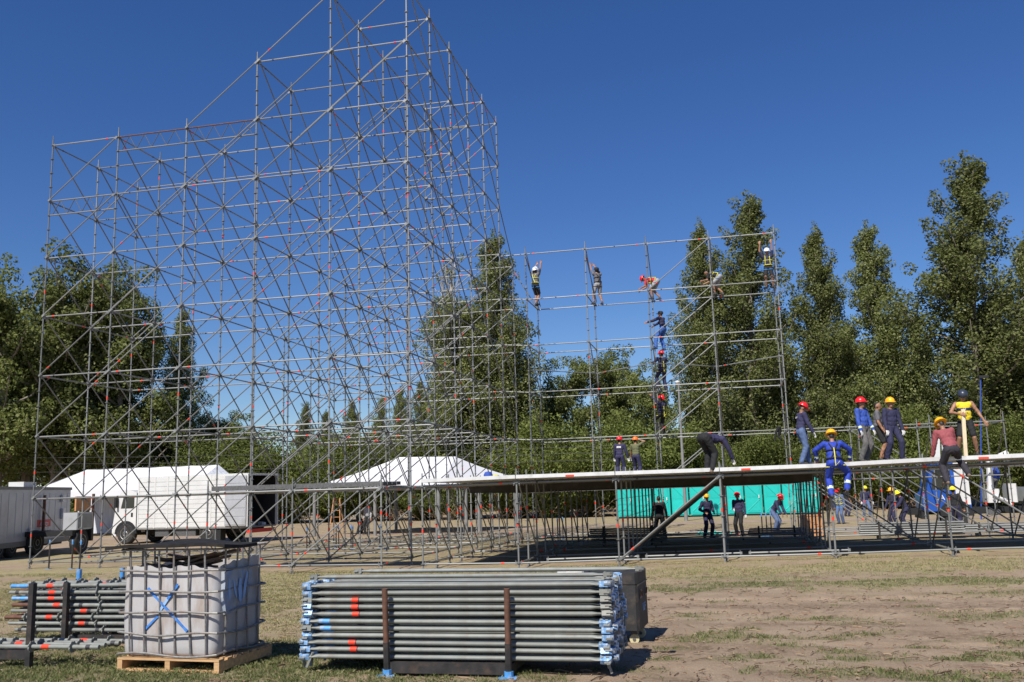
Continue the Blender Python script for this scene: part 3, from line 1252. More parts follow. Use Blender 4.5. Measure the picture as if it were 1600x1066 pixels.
for a in range(NL):
    for c in range(NC):
        if a == NL-1 and c > 11:
            continue
        y = -16.93+c*.073
        z = rg+.255+(NL-1-a)*0.0
        z = rg+.165+a*.068
        o = link('brace_tube', RHM[random.choice([0, 2, 4, 5]) if c else [0, 1, 3, 0, 5, 5, 1, 3, 1, 0, 2][a]])
        xo = random.uniform(-.025, .03)+(.018 if c % 2 else 0)
        o.location = (RX0+xo, y+random.uniform(-.006, .006), z+random.uniform(-.003, .003)+(.006 if c % 2 else 0))
        o.rotation_euler = (random.uniform(-.3, .3), R(random.uniform(-.18, .18)), R(random.uniform(-.15, .15)))
        if c == 0:
            lb = 'grey brace tube in the front layer of the rack, %s from the bottom' % ORD[a]
        else:
            lb = 'grey brace tube with blue clamp ends lying behind the front layer of the rack'
        tag(o, lb, 'tube', 'brace tubes stacked in the rusty rack')
        for e, sx in ((0, -1), (1, 1)):
            h_ = link('wedge_head', random.choice(hm), o)
            h_.location = (RL+.05 if e else -.05, 0, 0)
            h_.rotation_euler = (random.uniform(-.5, .5), 0, (0 if e else math.pi)+random.uniform(-.12, .12))
            h_.scale = (1.2, 1.12, 1.2)
# two loose tubes on top
for q, (yy_, x0, zz) in enumerate([(-16.8, .02, .0), (-16.25, .28, .05)]):
    o = link('loose_brace_tube', RHM[0])
    o.location = (RX0+x0, yy_, rg+.165+11*.068+.012+zz*.2)
    o.rotation_euler = (0, 0, R(.6 if q == 0 else -.4))
    tag(o, ['grey brace tube lying loose on top of the stack, nearer one', 'grey brace tube lying loose on top of the stack, farther one'][q], 'tube', 'loose tubes on the stack')
    for e in (0, 1):
        h_ = link('wedge_head', hm[1], o)
        h_.location = (RL+.05 if e else -.05, 0, 0)
        h_.rotation_euler = (0, 0, 0 if e else math.pi)
# dangling wedges under the tube ends
for q, (x, y, z) in enumerate([(17.72, -16.95, .12), (17.66, -16.9, .3), (20.74, -16.9, .1)]):
    b_ = MB()
    b_.box((-.012, -.004, -.07), (.012, .004, .05))
    b_.tube([(0, 0, .05), (0, 0, .09)], .014, 6)
    o = b_.build('dangling_wedge', 'galv_near', rack)
    o.location = V((x, y, rg+z))-rack.location
    o.rotation_euler = (0, R(25 if q < 2 else -20), 0)
# pale cloth on the far end of the stack
b_ = MB()
for q in range(5):
    b_.lathe([(.02, -.01), (.06, 0), (.05, .035), (.015, .05)], 8, 0 if q < 4 else 1, Matrix.Translation((q*.06, random.uniform(-.03, .03), random.uniform(-.01, .01))) @ Matrix.Diagonal((1, .8, random.uniform(.6, 1.1), 1)))
o = b_.build('rag', ['glove', 'cloth_navy'], None, True)
o.location = (20.15, -15.92, rg+.165+11*.068-.05)
tag(o, 'crumpled pale work rag lying on the back of the tube stack', 'rag')

# ------------------------------------------------------------ black case on casters
cs = thing('flight_case', 'worn black case on casters standing behind the right end of the tube stack', 'case', (20.55, -14.72, gh(20.6, -14.6)), R(-4))
b_ = MB()
b_.bevbox((-.55, -.33, .16), (.33, .33, .66), .03)
b_.build('body', 'case_black', cs)
b_ = MB()
b_.bevbox((-.55, -.33, .668), (.33, .33, .80), .03)
b_.build('lid', 'case_black', cs)
for z_ in (.655,):
    b_ = MB()
    b_.box((.331, -.32, z_), (.337, .32, z_+.014))
    b_.build('edge_strip', 'galv_dark', cs)
for y_ in (-.17, .17):
    b_ = MB()
    b_.box((.331, y_-.06, .5), (.338, y_+.06, .6))
    l_ = b_.build('latch', 'galv_dark', cs)
    b_ = MB()
    b_.tube([(.345, y_-.03, .52), (.35, y_-.03, .585), (.35, y_+.03, .585), (.345, y_+.03, .52)], .007, 5)
    b_.build('latch_ring', 'rust_steel', l_)
for x_ in (-.45, .25):
    for y_ in (-.22, .24):
        b_ = MB()
        b_.tube([(x_-.0, y_-.02, .055), (x_, y_+.02, .055)], .055, 14)
        c_ = b_.build('caster', 'caster', cs, True)
        b_ = MB()
        b_.box((x_-.04, y_-.03, .112), (x_+.04, y_+.03, .158))
        b_.tube([(x_, y_-.03, .055), (x_, y_-.024, .055)], .02, 8)
        b_.build('bracket', 'galv_dark', c_)
tx = link('lettering', text_mesh('U.F', .13, 'spray_pale'), cs)
tx.location = (.3325, .05, .38)
tx.rotation_euler = (R(90), 0, R(90))
P = ug(1005, 1002)

# ------------------------------------------------------------ water container in its cage, on a pallet
pang = math.atan2(-.07, 1.23)
pal = thing('wooden_pallet', 'pale wooden pallet under the dirty white caged container', 'pallet', (15.55, -16.99, .068), pang)
PW_, PD_ = 1.23, 1.02
for q in range(7):
    b_ = MB()
    y0 = q*(PD_-.09)/6
    b_.box((0, y0, .115), (PW_, y0+.09, .135+random.uniform(-.003, .003)))
    b_.build('deck_board', 'pallet_wood', pal)
for q in range(3):
    x0 = q*(PW_-.06)/2
    b_ = MB()
    b_.box((x0, 0.004, .022), (x0+.06, PD_-.004, .114))
    b_.build('stringer', 'pallet_wood', pal)
for q in range(3):
    y0 = q*(PD_-.1)/2
    b_ = MB()
    b_.box((0, y0, 0), (PW_, y0+.1, .02))
    b_.build('bottom_board', 'pallet_wood', pal)
ibc = thing('bulk_container', 'dirty cut open white plastic tank in a bent steel cage, marked with a blue cross', 'container', (15.51, -16.95, .068+.138), pang)
TW, TD, TH = 1.2, .96, .92
# plastic shell: rounded box ring, open at the top, wavy rim
n = 64
b_ = MB()


def rbox(u, w_, d_, r):
    per = [(r, 0), (w_-r, 0), (w_-r, r, -90), (w_, r), (w_, d_-r), (w_-r, d_-r, 0), (w_-r, d_), (r, d_), (r, d_-r, 90), (0, d_-r), (0, r), (r, r, 180)]
    # arc length parametrisation
    a = math.pi/2*r
    segs = [w_-2*r, a, d_-2*r, a, w_-2*r, a, d_-2*r, a]
    tot = sum(segs)
    s_ = (u % 1)*tot
    k = 0
    while s_ > segs[k]:
        s_ -= segs[k]
        k += 1
    if k == 0:
        return (r+s_, 0)
    if k == 1:
        t = s_/r-math.pi/2
        return (w_-r+r*math.cos(t), r+r*math.sin(t))
    if k == 2:
        return (w_, r+s_)
    if k == 3:
        t = s_/r
        return (w_-r+r*math.cos(t), d_-r+r*math.sin(t))
    if k == 4:
        return (w_-r-s_, d_)
    if k == 5:
        t = s_/r+math.pi/2
        return (r+r*math.cos(t), d_-r+r*math.sin(t))
    if k == 6:
        return (0, d_-r-s_)
    t = s_/r+math.pi
    return (r+r*math.cos(t), r+r*math.sin(t))


n = 120
zs = [.0, .02, .05, .12, .2, .3, .4, .5, .6, .7, .8, .87, .92]
v = []
for side in (0, 1):
    for zi, z in enumerate(zs):
        for k in range(n):
            x, y = rbox(k/n, TW-.05, TD-.05, .1)
            x += .025
            y += .025
            ins = .05 if zi == 0 else (.015 if zi == 1 else 0)
            bul = -.012*math.sin(math.pi*z/.92)+.008*math.sin(k*.55+z*3)*math.sin(z*7+1)
            cx, cy = TW/2, TD/2
            dd = V((x-cx, y-cy))
            dd = dd*(1-(ins+bul*.9+(.006 if side else 0))/dd.length)
            zz = z
            if z > .85:
                zz += .012*math.sin(k*.37)+.01*math.sin(k*1.13)+(.06*max(0, math.sin((k/n-.3)*12)) if .28 < k/n < .5 else 0)
            v.append((cx+dd.x, cy+dd.y, zz))
f = []
nz_ = len(zs)
for i in range(nz_-1):
    for k in range(n):
        f.append((i*n+k, i*n+(k+1) % n, (i+1)*n+(k+1) % n, (i+1)*n+k))
        o_ = nz_*n
        f.append((o_+i*n+k, o_+(i+1)*n+k, o_+(i+1)*n+(k+1) % n, o_+i*n+(k+1) % n))
for k in range(n):
    f.append(((nz_-1)*n+k, (nz_-1)*n+(k+1) % n, nz_*n+(nz_-1)*n+(k+1) % n, nz_*n+(nz_-1)*n+k))
f.append(tuple(range(n-1, -1, -1)))
b_.add(v, f)
b_.build('plastic_shell', 'tank_plastic', ibc, True)
CT = 1.1
for face in range(4):
    nb = 6 if face in (0, 2) else 4
    for q in range(nb):
        u = (q+.5)/nb
        if face == 0:
            p = V((.06+u*(TW-.1), -.004, 0))
        elif face == 1:
            p = V((TW+.004, .05+u*(TD-.1), 0))
        elif face == 2:
            p = V((.06+u*(TW-.1), TD+.004, 0))
        else:
            p = V((-.004, .05+u*(TD-.1), 0))
        o = MB()
        tw = random.uniform(-.015, .015)
        nrm = [V((0, -1, 0)), V((1, 0, 0)), V((0, 1, 0)), V((-1, 0, 0))][face]
        tg = [V((1, 0, 0)), V((0, 1, 0)), V((1, 0, 0)), V((0, 1, 0))][face]
        pts = [p+V((0, 0, z))+tg*(tw*math.sin(z*3)+(.04 if face == 0 else 0)*(.5-z/CT))+nrm*(.008*math.sin(z*5+q)) for z in (.02, .2, .4, .6, .8, .95, CT)]
        o.tube(pts, .0105, 6)
        o.build('cage_upright', 'cage_bar', ibc, True)
for z in (.03, .24, .46, .67, .88):
    o = MB()
    pts = []
    for k in range(48):
        x, y = rbox(k/48, TW+.03, TD+.03, .06)
        sag = .018*math.sin(k*.5+z*9)*(1 if z < .3 else .45)
        pts.append((x-.015+.004*math.sin(k), y-.015-(.012 if y < .1 else 0), z+sag))
    pts.append(pts[0])
    o.tube(pts, .0115, 6)
    o.build('cage_hoop', 'cage_bar', ibc, True)
o = MB()
pts = [(rbox(k/48, TW+.03, TD+.03, .05)[0]-.015, rbox(k/48, TW+.03, TD+.03, .05)[1]-.015, CT) for k in range(49)]
o.tube(pts, .012, 6)
o.build('top_hoop', 'cage_bar', ibc, True)
# sprayed blue cross: two ragged strokes lying on the plastic


def stroke(pts, wd, mname, name, y=.006):
    o_ = MB()
    v_ = []
    for i, (x, z) in enumerate(pts):
        d = V((pts[min(i+1, len(pts)-1)][0]-pts[max(i-1, 0)][0], pts[min(i+1, len(pts)-1)][1]-pts[max(i-1, 0)][1])).normalized()
        nn = V((-d.y, d.x))
        ww = wd*(.8+.4*random.random())
        for s_ in (-1, 1):
            for yy_ in (y, y+.03):
                v_.append((x+nn.x*ww*s_, yy_, z+nn.y*ww*s_))
    f_ = []
    for i in range(len(pts)-1):
        a = i*4
        f_ += [(a, a+2, a+6, a+4), (a+1, a+5, a+7, a+3), (a, a+4, a+5, a+1), (a+2, a+3, a+7, a+6)]
    o_.add(v_, f_)
    o_.build(name, mname, ibc)


stroke([(.36+.055*k, .70-.048*k) for k in range(10)], .011, 'spray_blue', 'spray_stroke', .0)
stroke([(.73-.04*k, .74-.05*k) for k in range(4)], .014, 'spray_blue', 'spray_stroke', .0)
stroke([(.61-.035*k, .59-.045*k) for k in range(4)], .014, 'spray_pale', 'spray_stroke', .0)
stroke([(.50-.04*k, .42-.035*k) for k in range(5)], .012, 'spray_blue', 'spray_stroke', .001)
# torn plastic flap with blue paint on the shaded side
o = MB()
fl = [(.12, .86), (.62, .88), (.66, .80), (.62, .6), (.5, .55), (.48, .44), (.14, .42), (.10, .6)]
v = [(TW+.012+.02*math.sin(a*9), a, z) for a, z in fl]+[(TW-.03, a, z) for a, z in fl]
nn = len(fl)
o.add(v, [tuple(range(nn)), tuple(range(2*nn-1, nn-1, -1))]+[(i, nn+i, nn+(i+1) % nn, (i+1) % nn) for i in range(nn)])
o.build('torn_flap', 'tank_rag', ibc)
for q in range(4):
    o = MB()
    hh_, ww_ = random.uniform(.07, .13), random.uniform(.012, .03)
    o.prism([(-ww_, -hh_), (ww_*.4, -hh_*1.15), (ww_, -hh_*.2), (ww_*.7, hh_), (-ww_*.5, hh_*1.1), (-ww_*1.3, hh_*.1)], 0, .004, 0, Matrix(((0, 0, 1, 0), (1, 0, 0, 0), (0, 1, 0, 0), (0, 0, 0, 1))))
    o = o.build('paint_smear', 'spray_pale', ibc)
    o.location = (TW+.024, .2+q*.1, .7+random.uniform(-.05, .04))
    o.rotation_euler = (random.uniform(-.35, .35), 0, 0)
# scrap boards thrown into the container
for q in range(9):
    b_ = MB()
    L_ = random.uniform(.6, 1.0)
    b_.box((-L_/2, -.06, -.012), (L_/2, .06, .012))
    o = b_.build('scrap_board', 'old_wood')
    a = random.uniform(-.5, .5)
    cc = V((.6+random.uniform(-.12, .12), .45+random.uniform(-.2, .2), .86+.015*q))
    cc.rotate(Matrix.Rotation(pang, 3, 'Z'))
    o.location = ibc.location+cc
    o.rotation_euler = (random.uniform(-.2, .2), random.uniform(-.22, .22), a)
    tag(o, 'weathered scrap board thrown into the caged container under the black sheet', 'board', 'scrap boards in the container')
# warped black sheet lying on the cage
b_ = MB()
ns = 14
v = []
for side in (0, 1):
    for i in range(ns+1):
        for k in range(7):
            u, w_ = i/ns, k/6
            x = -.12+1.47*u
            y = -.10+.62*w_
            z = CT+.016+.05*math.sin(u*3.1)*(.5+.5*w_)+.01*math.sin(u*9+w_*4)-.015*(1-u)*(1-w_)-.02*w_
            v.append((x, y, z+(.034 if side else 0)))
f = []
K = 7
o_ = (ns+1)*K
for i in range(ns):
    for k in range(K-1):
        a = i*K+k
        f.append((a, a+1, a+K+1, a+K))
        f.append((o_+a, o_+a+K, o_+a+K+1, o_+a+1))
for i in range(ns):
    f.append((i*K, (i+1)*K, o_+(i+1)*K, o_+i*K))
    f.append((i*K+K-1, o_+i*K+K-1, o_+(i+1)*K+K-1, (i+1)*K+K-1))
for k in range(K-1):
    f.append((k, o_+k, o_+k+1, k+1))
    a = ns*K+k
    f.append((a, a+1, o_+a+1, o_+a))
b_.add(v, f)
o = b_.build('black_sheet', 'rubber_sheet', None, True)
o.location = ibc.location
o.rotation_euler = (0, 0, pang)
tag(o, 'warped black sheet lying across the top of the caged container', 'sheet')

# ------------------------------------------------------------ left racks of uprights


def std_mesh(L_, near_end, tapes, btapes):
    b_ = MB()
    b_.tube([(0, 0, 0), (L_, 0, 0)], .0245, 10, 0)
    for q in range(int(L_/.5)):
        x = .32+q*.5
        # rosette with scalloped holes
        n_ = 24
        v_ = []
        for xx_ in (x-.005, x+.005):
            for k in range(n_):
                rr_ = .062 if k % 3 else .052
                v_.append((xx_, rr_*math.cos(2*math.pi*k/n_), rr_*math.sin(2*math.pi*k/n_)))
        f_ = [tuple(range(n_-1, -1, -1)), tuple(range(n_, 2*n_))]+[(k, (k+1) % n_, n_+(k+1) % n_, n_+k) for k in range(n_)]
        b_.add(v_, f_, 0)
    for z in tapes:
        b_.tube([(z, 0, 0), (z+.09, 0, 0)], .0275, 10, 1)
    for z in btapes:
        b_.tube([(z, 0, 0), (z+.05, 0, 0)], .027, 10, 2)
    if near_end:
        b_.tube([(-.0, 0, 0), (.26, 0, 0)], .0255, 10, 3)
    return b_.mesh('upright_tube', ['galv_near', 'red_tape', 'black_tape', 'blue_paint' if near_end == 1 else 'rust_steel'], True)


SM = [std_mesh(2.2, 0, (.6,), (.1,)), std_mesh(2.2, 0, (1.05,), (1.15,)), std_mesh(2.2, 1, (.55,), ()), std_mesh(2.2, 2, (.62,), (1.0,)), std_mesh(2.2, 0, (), (.05, 1.2))]
lr = thing('upright_rack', 'black steel rack with blue topped posts, stacked with ringed scaffold uprights', 'rack', (13.9, -15.0, gh(13.9, -15)))
for (px, py, blue) in ((13.62, -15.38, 0), (13.28, -14.72, 1), (14.9, -15.38, 0), (13.75, -14.45, 1)):
    b_ = MB()
    b_.box((-.03, -.03, 0), (.03, .03, .76), 0)
    if blue:
        b_.tube([(0, 0, .74), (0, 0, .88)], .034, 8, 1)
    o = b_.build('post', ['black_steel', 'blue_paint'], lr)
    o.location = V((px, py, gh(px, py)))-lr.location
b_ = MB()
b_.box((-.05, -.43, .03), (1.6, -.38, .13))
b_.box((-.05, .2, .03), (1.6, .25, .13))
b_.build('rail', 'black_steel', lr)
for a in range(8):
    for c in range(5):
        o = link('scaffold_upright', SM[[4, 1, 3, 1, 3, 2, 0, 2][a] if c == 0 else random.choice([0, 1, 4, 4, 3])])
        o.location = (12.72+random.uniform(-.08, .12)-.03*(a % 3), -15.29+c*.125+(.03 if a % 2 else 0), gh(13.8, -15)+.17+a*.078)
        o.rotation_euler = (random.random()*6, R(random.uniform(-.3, .3)), R(random.uniform(-.4, .4)))
        if c == 0:
            lb = 'ringed scaffold upright in the front of the left stack, %s from the bottom' % ORD[a]
        else:
            lb = 'ringed scaffold upright lying behind the front of the left stack'
        tag(o, lb, 'tube', 'ringed uprights in the left rack')
nr = thing('low_rack', 'black steel rack post and rail with three ringed tubes, at the left picture edge', 'rack', (14.0, -16.9, gh(14, -17)))
b_ = MB()
b_.box((-.03, -.03, 0), (.03, .03, .9))
o = b_.build('post', 'black_steel', nr)
o.location = (.46, -.08, 0)
b_ = MB()
b_.box((-.08, -.08, 0), (.08, .08, .012))
o = b_.build('foot_plate', 'galv_dark', nr)
o.location = (.46, -.08, 0)
b_ = MB()
b_.box((-1.2, -.1, .1), (.43, -.05, .2))
b_.build('rail', 'black_steel', nr)
b_ = MB()
b_.box((.05, -.05, .1), (.11, .6, .18))
b_.build('cross_bar', 'black_steel', nr)
for q in range(4):
    o = link('scaffold_upright', SM[[0, 1, 4, 0][q]])
    o.location = (15.32+[0, -.02, .06, .16][q], -16.98+q*.13, gh(14, -17)+.235)
    o.rotation_euler = (q, 0, R(180+[1, -1.2, .5, -.4][q]))
    tag(o, 'ringed scaffold upright on the low rack, %s from the front' % ORD[q], 'tube', 'ringed uprights on the low rack')

# ------------------------------------------------------------ vehicles


def wheel(par, x, y, z, r, wd, rimmat='rim'):
    b_ = MB()
    b_.lathe([(r*.55, -wd/2), (r*.9, -wd/2), (r, -wd*.32), (r, wd*.32), (r*.9, wd/2), (r*.55, wd/2)], 24, 0, Matrix.Translation((x, y, z)) @ Matrix.Rotation(R(90), 4, 'X'))
    w_ = b_.build('wheel', 'tyre', par, True)
    b_ = MB()
    Mx = Matrix.Translation((x, y, z)) @ Matrix.Rotation(R(90), 4, 'X')
    b_.lathe([(r*.15, wd*.40), (r*.22, wd*.53), (r*.35, wd*.42), (r*.5, wd*.46), (r*.56, wd*.52), (r*.56, -wd*.4)], 20, 0, Mx)
    for k in range(8):
        a = 2*math.pi*k/8
        b_.tube([Mx @ V((r*.3*math.cos(a), r*.3*math.sin(a), wd*.42)), Mx @ V((r*.3*math.cos(a), r*.3*math.sin(a), wd*.5))], r*.035, 5, 1)
    b_.build('rim', [rimmat, 'chassis'], w_, True)
    return w_


# white box truck, heading left
bt = thing('box_truck', 'white box truck with its rear doors open, parked behind the scaffold tower', 'truck', (-4.0, 15.2, -.2), R(-7.9+8))
bt.rotation_euler = (0, 0, R(-6))
bt.scale = (1.07, 1, 1)
# local: x to the right (rear), near side y = -1.2
SH = [(0, 0)]
b_ = MB()
b_.box((-1.85, -1.2, .75), (3.95, -1.16, 3.15))
b_.build('side_wall', 'white_paint', bt)
b_ = MB()
b_.box((-1.85, 1.16, .75), (3.95, 1.2, 3.15))
b_.build('side_wall', 'white_paint', bt)
b_ = MB()
b_.box((-1.85, -1.2, 3.152), (3.95, 1.2, 3.2))
b_.build('box_roof', 'white_paint', bt)
b_ = MB()
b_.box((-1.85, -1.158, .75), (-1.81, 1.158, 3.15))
b_.build('bulkhead', 'painted_shade', bt)  # interior shade put into the bulkhead colour
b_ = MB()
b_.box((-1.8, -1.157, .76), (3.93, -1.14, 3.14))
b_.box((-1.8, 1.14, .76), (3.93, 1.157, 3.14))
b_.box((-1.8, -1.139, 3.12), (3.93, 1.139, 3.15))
b_.build('shade_lining', 'painted_shade', bt)  # black sheets added as painted shade over the inner walls and roof
b_ = MB()
b_.box((-1.85, -1.2, .68), (3.95, 1.2, .748))
b_.build('box_floor', 'trailer_dark', bt)
for q in range(11):
    b_ = MB()
    z0 = .78+q*.215
    b_.box((-1.83, -1.213, z0), (3.94, -1.2015, z0+.2))
    b_.build('side_slat', 'white_paint', bt)
for x in (-1.86, -.95, -.25, 2.05, 3.2, 3.93):
    b_ = MB()
    b_.box((x, -1.226, .74), (x+.07, -1.2135, 3.17))
    b_.build('rib', 'white_paint', bt)
b_ = MB()
b_.box((3.96, -1.25, .75), (4.03, -1.18, 3.18))
b_.box((3.96, 1.18, .75), (4.03, 1.25, 3.18))
b_.box((3.96, -1.179, 3.1), (4.03, 1.179, 3.2))
b_.build('rear_frame', 'white_paint', bt)
# near door folded flat along the side, far door standing out
b_ = MB()
b_.box((0, -.03, 0), (1.12, .0, 2.3))
for q in range(6):
    b_.box((.03, -.042, .05+q*.38), (1.09, -.031, .36+q*.38))
o = b_.build('rear_door', 'trailer_grey', bt)  # grey instead of white: the door's shade put into its colour
o['label'] = 'rear door with shade painted in grey, folded back along the truck side'
o.location = (2.86, -1.235, .8)
o.rotation_euler = (0, 0, R(-2.5))
b_ = MB()
b_.box((0, 0, 0), (1.12, .03, 2.3))
o = b_.build('rear_door', 'white_paint', bt)
o.location = (4.04, 1.24, .8)
o.rotation_euler = (0, 0, R(177))
for q in range(12):
    b_ = MB()
    a = random.uniform(.15, .3)
    b_.box((-a/2, -a/2, 0), (a/2, a/2, a*.7))
    o = b_.build('load_item', random.choice(['old_wood', 'cardboard', 'glove', 'galv_dark']), bt)
    o.location = (3.5+random.uniform(-.3, .2), random.uniform(-.9, .9), .75)
    o.rotation_euler = (0, 0, random.random())
b_ = MB()
b_.box((3.9, -1.1, .45), (4.02, 1.1, .62))
b_.build('rear_bumper', 'sign_red', bt)
b_ = MB()
b_.box((-3.0, -.45, .45), (3.8, .45, .67))
b_.build('chassis', 'chassis', bt)
for x0, x1 in ((-.95, -.2), (.15, 1.25)):
    b_ = MB()
    b_.bevbox((x0, -1.1, .35), (x1, -.7, .66), .03)
    b_.build('side_locker', 'galv_dark', bt)
b_ = MB()
b_.box((2.35, -1.15, .15), (2.6, -.75, .62), 0, None)
b_.build('mudguard', 'chassis', bt)
# cab
b_ = MB()
cp = [(-2.0, .55), (-2.0, 2.45), (-2.35, 2.6), (-2.9, 2.55), (-3.18, 1.7), (-3.28, 1.0), (-3.28, .55)]
Mx = Matrix(((1, 0, 0, 0), (0, 0, 1, 0), (0, 1, 0, 0), (0, 0, 0, 1)))
b_.prism(cp, -1.12, 1.12, 0, Mx)
cab = b_.build('cab', 'white_paint', bt)
b_ = MB()
b_.prism([(-2.12, 1.72), (-2.12, 2.3), (-2.72, 2.3), (-2.86, 1.72)], -1.135, -1.118, 0, Mx)
b_.build('side_window', 'glass_dark', cab)
b_ = MB()
b_.prism([(-2.93, 2.42), (-2.96, 2.42), (-3.2, 1.75), (-3.17, 1.75)], -1.0, 1.0, 0, Mx)
b_.build('windscreen', 'glass_dark', cab)
b_ = MB()
b_.box((-2.28, -1.135, 1.3), (-2.18, -1.12, 1.5))
b_.build('door_handle', 'chassis', cab)
b_ = MB()
b_.box((-3.34, -1.1, .38), (-3.1, 1.1, .75))
b_.build('front_bumper', 'white_paint', cab)
b_ = MB()
b_.box((-3.35, -1.05, .8), (-3.285, -.75, .98))
b_.build('headlight', 'lamp_white', cab)
b_ = MB()
b_.box((-3.1, -1.32, 1.75), (-3.0, -1.16, 2.25))
b_.build('mirror', 'chassis', cab)
b_ = MB()
Mx2 = Matrix.Translation((-2.55, 0, .5))
arc = [(-.62*math.cos(a), .62*math.sin(a)) for a in [math.pi*k/10 for k in range(11)]]
b_.prism(arc, -1.13, -.8, 0, Mx2 @ Mx)
b_.build('wheel_arch', 'chassis', cab)
for x in (-2.55, 1.95):
    for y in (-1.0, 1.0):
        wheel(bt, x, y if y < 0 else y, .5, .5, .3)

# grey trailer and flat truck at the left edge
gt = thing('grey_trailer', 'grey panelled box trailer with a red sign, at the left picture edge', 'trailer', (-7.1, 7.31, -.2), R(105.7))
b_ = MB()
b_.bevbox((-5, -1.15, .5), (2.75, 1.15, 2.62), .06)
b_.build('body', 'trailer_grey', gt)
for q in range(13):
    b_ = MB()
    b_.tube([(-4.6+q*.58, -1.153, .75), (-4.6+q*.58, -1.153, 2.5)], .008, 5)
    b_.build('panel_seam', 'trailer_grey', gt)
b_ = MB()
b_.box((-5, -1.175, 2.62), (2.78, 1.175, 2.74))
b_.build('roof_edge', 'trailer_dark', gt)
b_ = MB()
b_.box((-5, -1.172, .4), (2.76, -1.151, .6))
b_.build('skirt', 'trailer_dark', gt)
b_ = MB()
b_.box((-1.2, -.9, 2.745), (-.1, -.3, 2.95))
b_.build('roof_vent', 'white_paint', gt)
b_ = MB()
b_.box((-.41, -1.165, 1.1), (.82, -1.152, 1.4))
sg = b_.build('sign', 'sign_red', gt)
o = link('sign_text', text_mesh('ALBIADI', .22, 'white_print'), sg)
o.location = (.2, -1.168, 1.2)
o.rotation_euler = (R(90), 0, 0)
for q, (tx_, zz) in enumerate([('M. CERDA, C/ Opaltin 46', .92), ('Reconstrucciones 10391-908', .72)]):
    o = link('printed_line', text_mesh(tx_, .13, 'black_print'), gt)
    o.location = (.2, -1.158, zz)
    o.rotation_euler = (R(90), 0, 0)
for (x0, z0, x1, z1) in ((1.68, 2.1, 1.98, 2.4), (1.75, 1.39, 2.1, 1.82), (-1.1, .86, -.9, 1.08)):
    b_ = MB()
    b_.bevbox((x0, -1.26, z0), (x1, -1.153, z1), .02)
    b_.build('vent_cover', 'white_paint', gt)
for x in (-3.2, -2.2):
    for y in (-.95, .95):
        wheel(gt, x, y, .42, .42, .25)
b_ = MB()
b_.box((-4.8, -.9, .3), (2.6, .9, .48))
b_.build('chassis', 'chassis', gt)

ft = thing('flatbed_truck', 'dark flatbed truck rear with a brown wooden side, right of the grey trailer', 'truck', (-4.65, 6.54, -.2), R(98))
b_ = MB()
b_.box((-.05, -1.05, 1.72), (1.05, -.99, 2.3))
b_.build('wooden_side', 'orange_wood', ft)
b_ = MB()
b_.bevbox((-.02, -1.12, .98), (1.15, -.5, 1.66), .03)
bx = b_.build('tool_locker', 'trailer_grey', ft)
b_ = MB()
b_.box((.08, -1.135, 1.04), (1.05, -1.122, 1.6))
b_.build('locker_door', 'galvanised', bx)
b_ = MB()
b_.box((-.15, -1.0, .75), (1.25, 1.0, .95))
b_.build('chassis', 'chassis', ft)
b_ = MB()
b_.box((1.16, -1.1, .55), (1.25, -1.02, 2.4))
b_.box((1.16, 1.02, .55), (1.25, 1.1, 2.4))
b_.build('tail_frame', 'rust_steel', ft)
b_ = MB()
b_.box((1.0, -1.15, .5), (1.15, -.7, 1.0))
b_.build('mudflap', 'chassis', ft)
wheel(ft, .45, -.95, .5, .5, .3)
wheel(ft, .45, .95, .5, .5, .3)

# crane truck at the right
P = ug(1485, 826)
ct = thing('crane_truck', 'blue and white truck with a crane and white flat bed, behind the right stage', 'truck', (P.x+.35, P.y+1.1, -.2), R(-3))
b_ = MB()
cp = [(-1.2, .7), (-1.25, 1.35), (-1.05, 1.5), (-.8, 2.7), (.55, 2.75), (.6, .7)]
b_.prism(cp, -1.1, 1.1, 0, Mx)
cab = b_.build('cab', 'truck_blue', ct)
b_ = MB()
b_.prism([(-.86, 1.6), (-.7, 2.5), (-.1, 2.5), (-.1, 1.6)], -1.115, -1.102, 0, Mx)
b_.build('side_window', 'glass_dark', cab)
b_ = MB()
b_.prism([(.05, .95), (.05, 2.74), (.58, 2.74), (.58, .95)], -1.118, -1.103, 0, Mx)
b_.build('white_panel', 'white_paint', cab)
o = link('door_lettering', text_mesh('LA', .3, 'white_print'), cab)
o.location = (-.55, -1.106, 1.25)
o.rotation_euler = (R(90), 0, 0)
b_ = MB()
arc = [(-.66*math.cos(a), .66*math.sin(a)) for a in [math.pi*k/10 for k in range(11)]]
b_.prism(arc, -1.16, -.75, 0, Matrix.Translation((0, 0, .5)) @ Mx)
b_.build('wheel_arch', 'chassis', cab)
b_ = MB()
b_.box((-1.32, -1.1, .4), (-1.1, 1.1, .75))
b_.build('front_bumper', 'chassis', ct)
b_ = MB()
b_.box((-1.7, -.45, .55), (5.6, .45, .82))
b_.build('chassis', 'chassis', ct)
b_ = MB()
b_.bevbox((1.25, -.9, 1.0), (1.75, .2, 1.55), .05)
b_.bevbox((2.05, -1.0, 1.0), (2.35, .2, 1.75), .03)
b_.tube([(1.5, -.4, 1.5), (1.55, -.4, 2.7), (2.3, -.4, 3.0)], .13, 8)
b_.tube([(1.45, -.95, 1.3), (1.9, -1.0, 1.1), (2.1, -1.0, .9)], .05, 6)
b_.build('crane', 'white_paint', ct, True)
for x in (1.3, 1.55):
    b_ = MB()
    b_.tube([(x, -1.05, .62), (x, -.6, .62)], .12, 12)
    b_.build('air_tank', 'galv_dark', ct, True)
b_ = MB()
b_.box((2.7, -1.15, 1.02), (5.8, -1.11, 1.52))
b_.box((2.7, 1.11, 1.02), (5.8, 1.15, 1.52))
b_.box((2.7, -1.109, 1.02), (2.74, 1.109, 1.6))
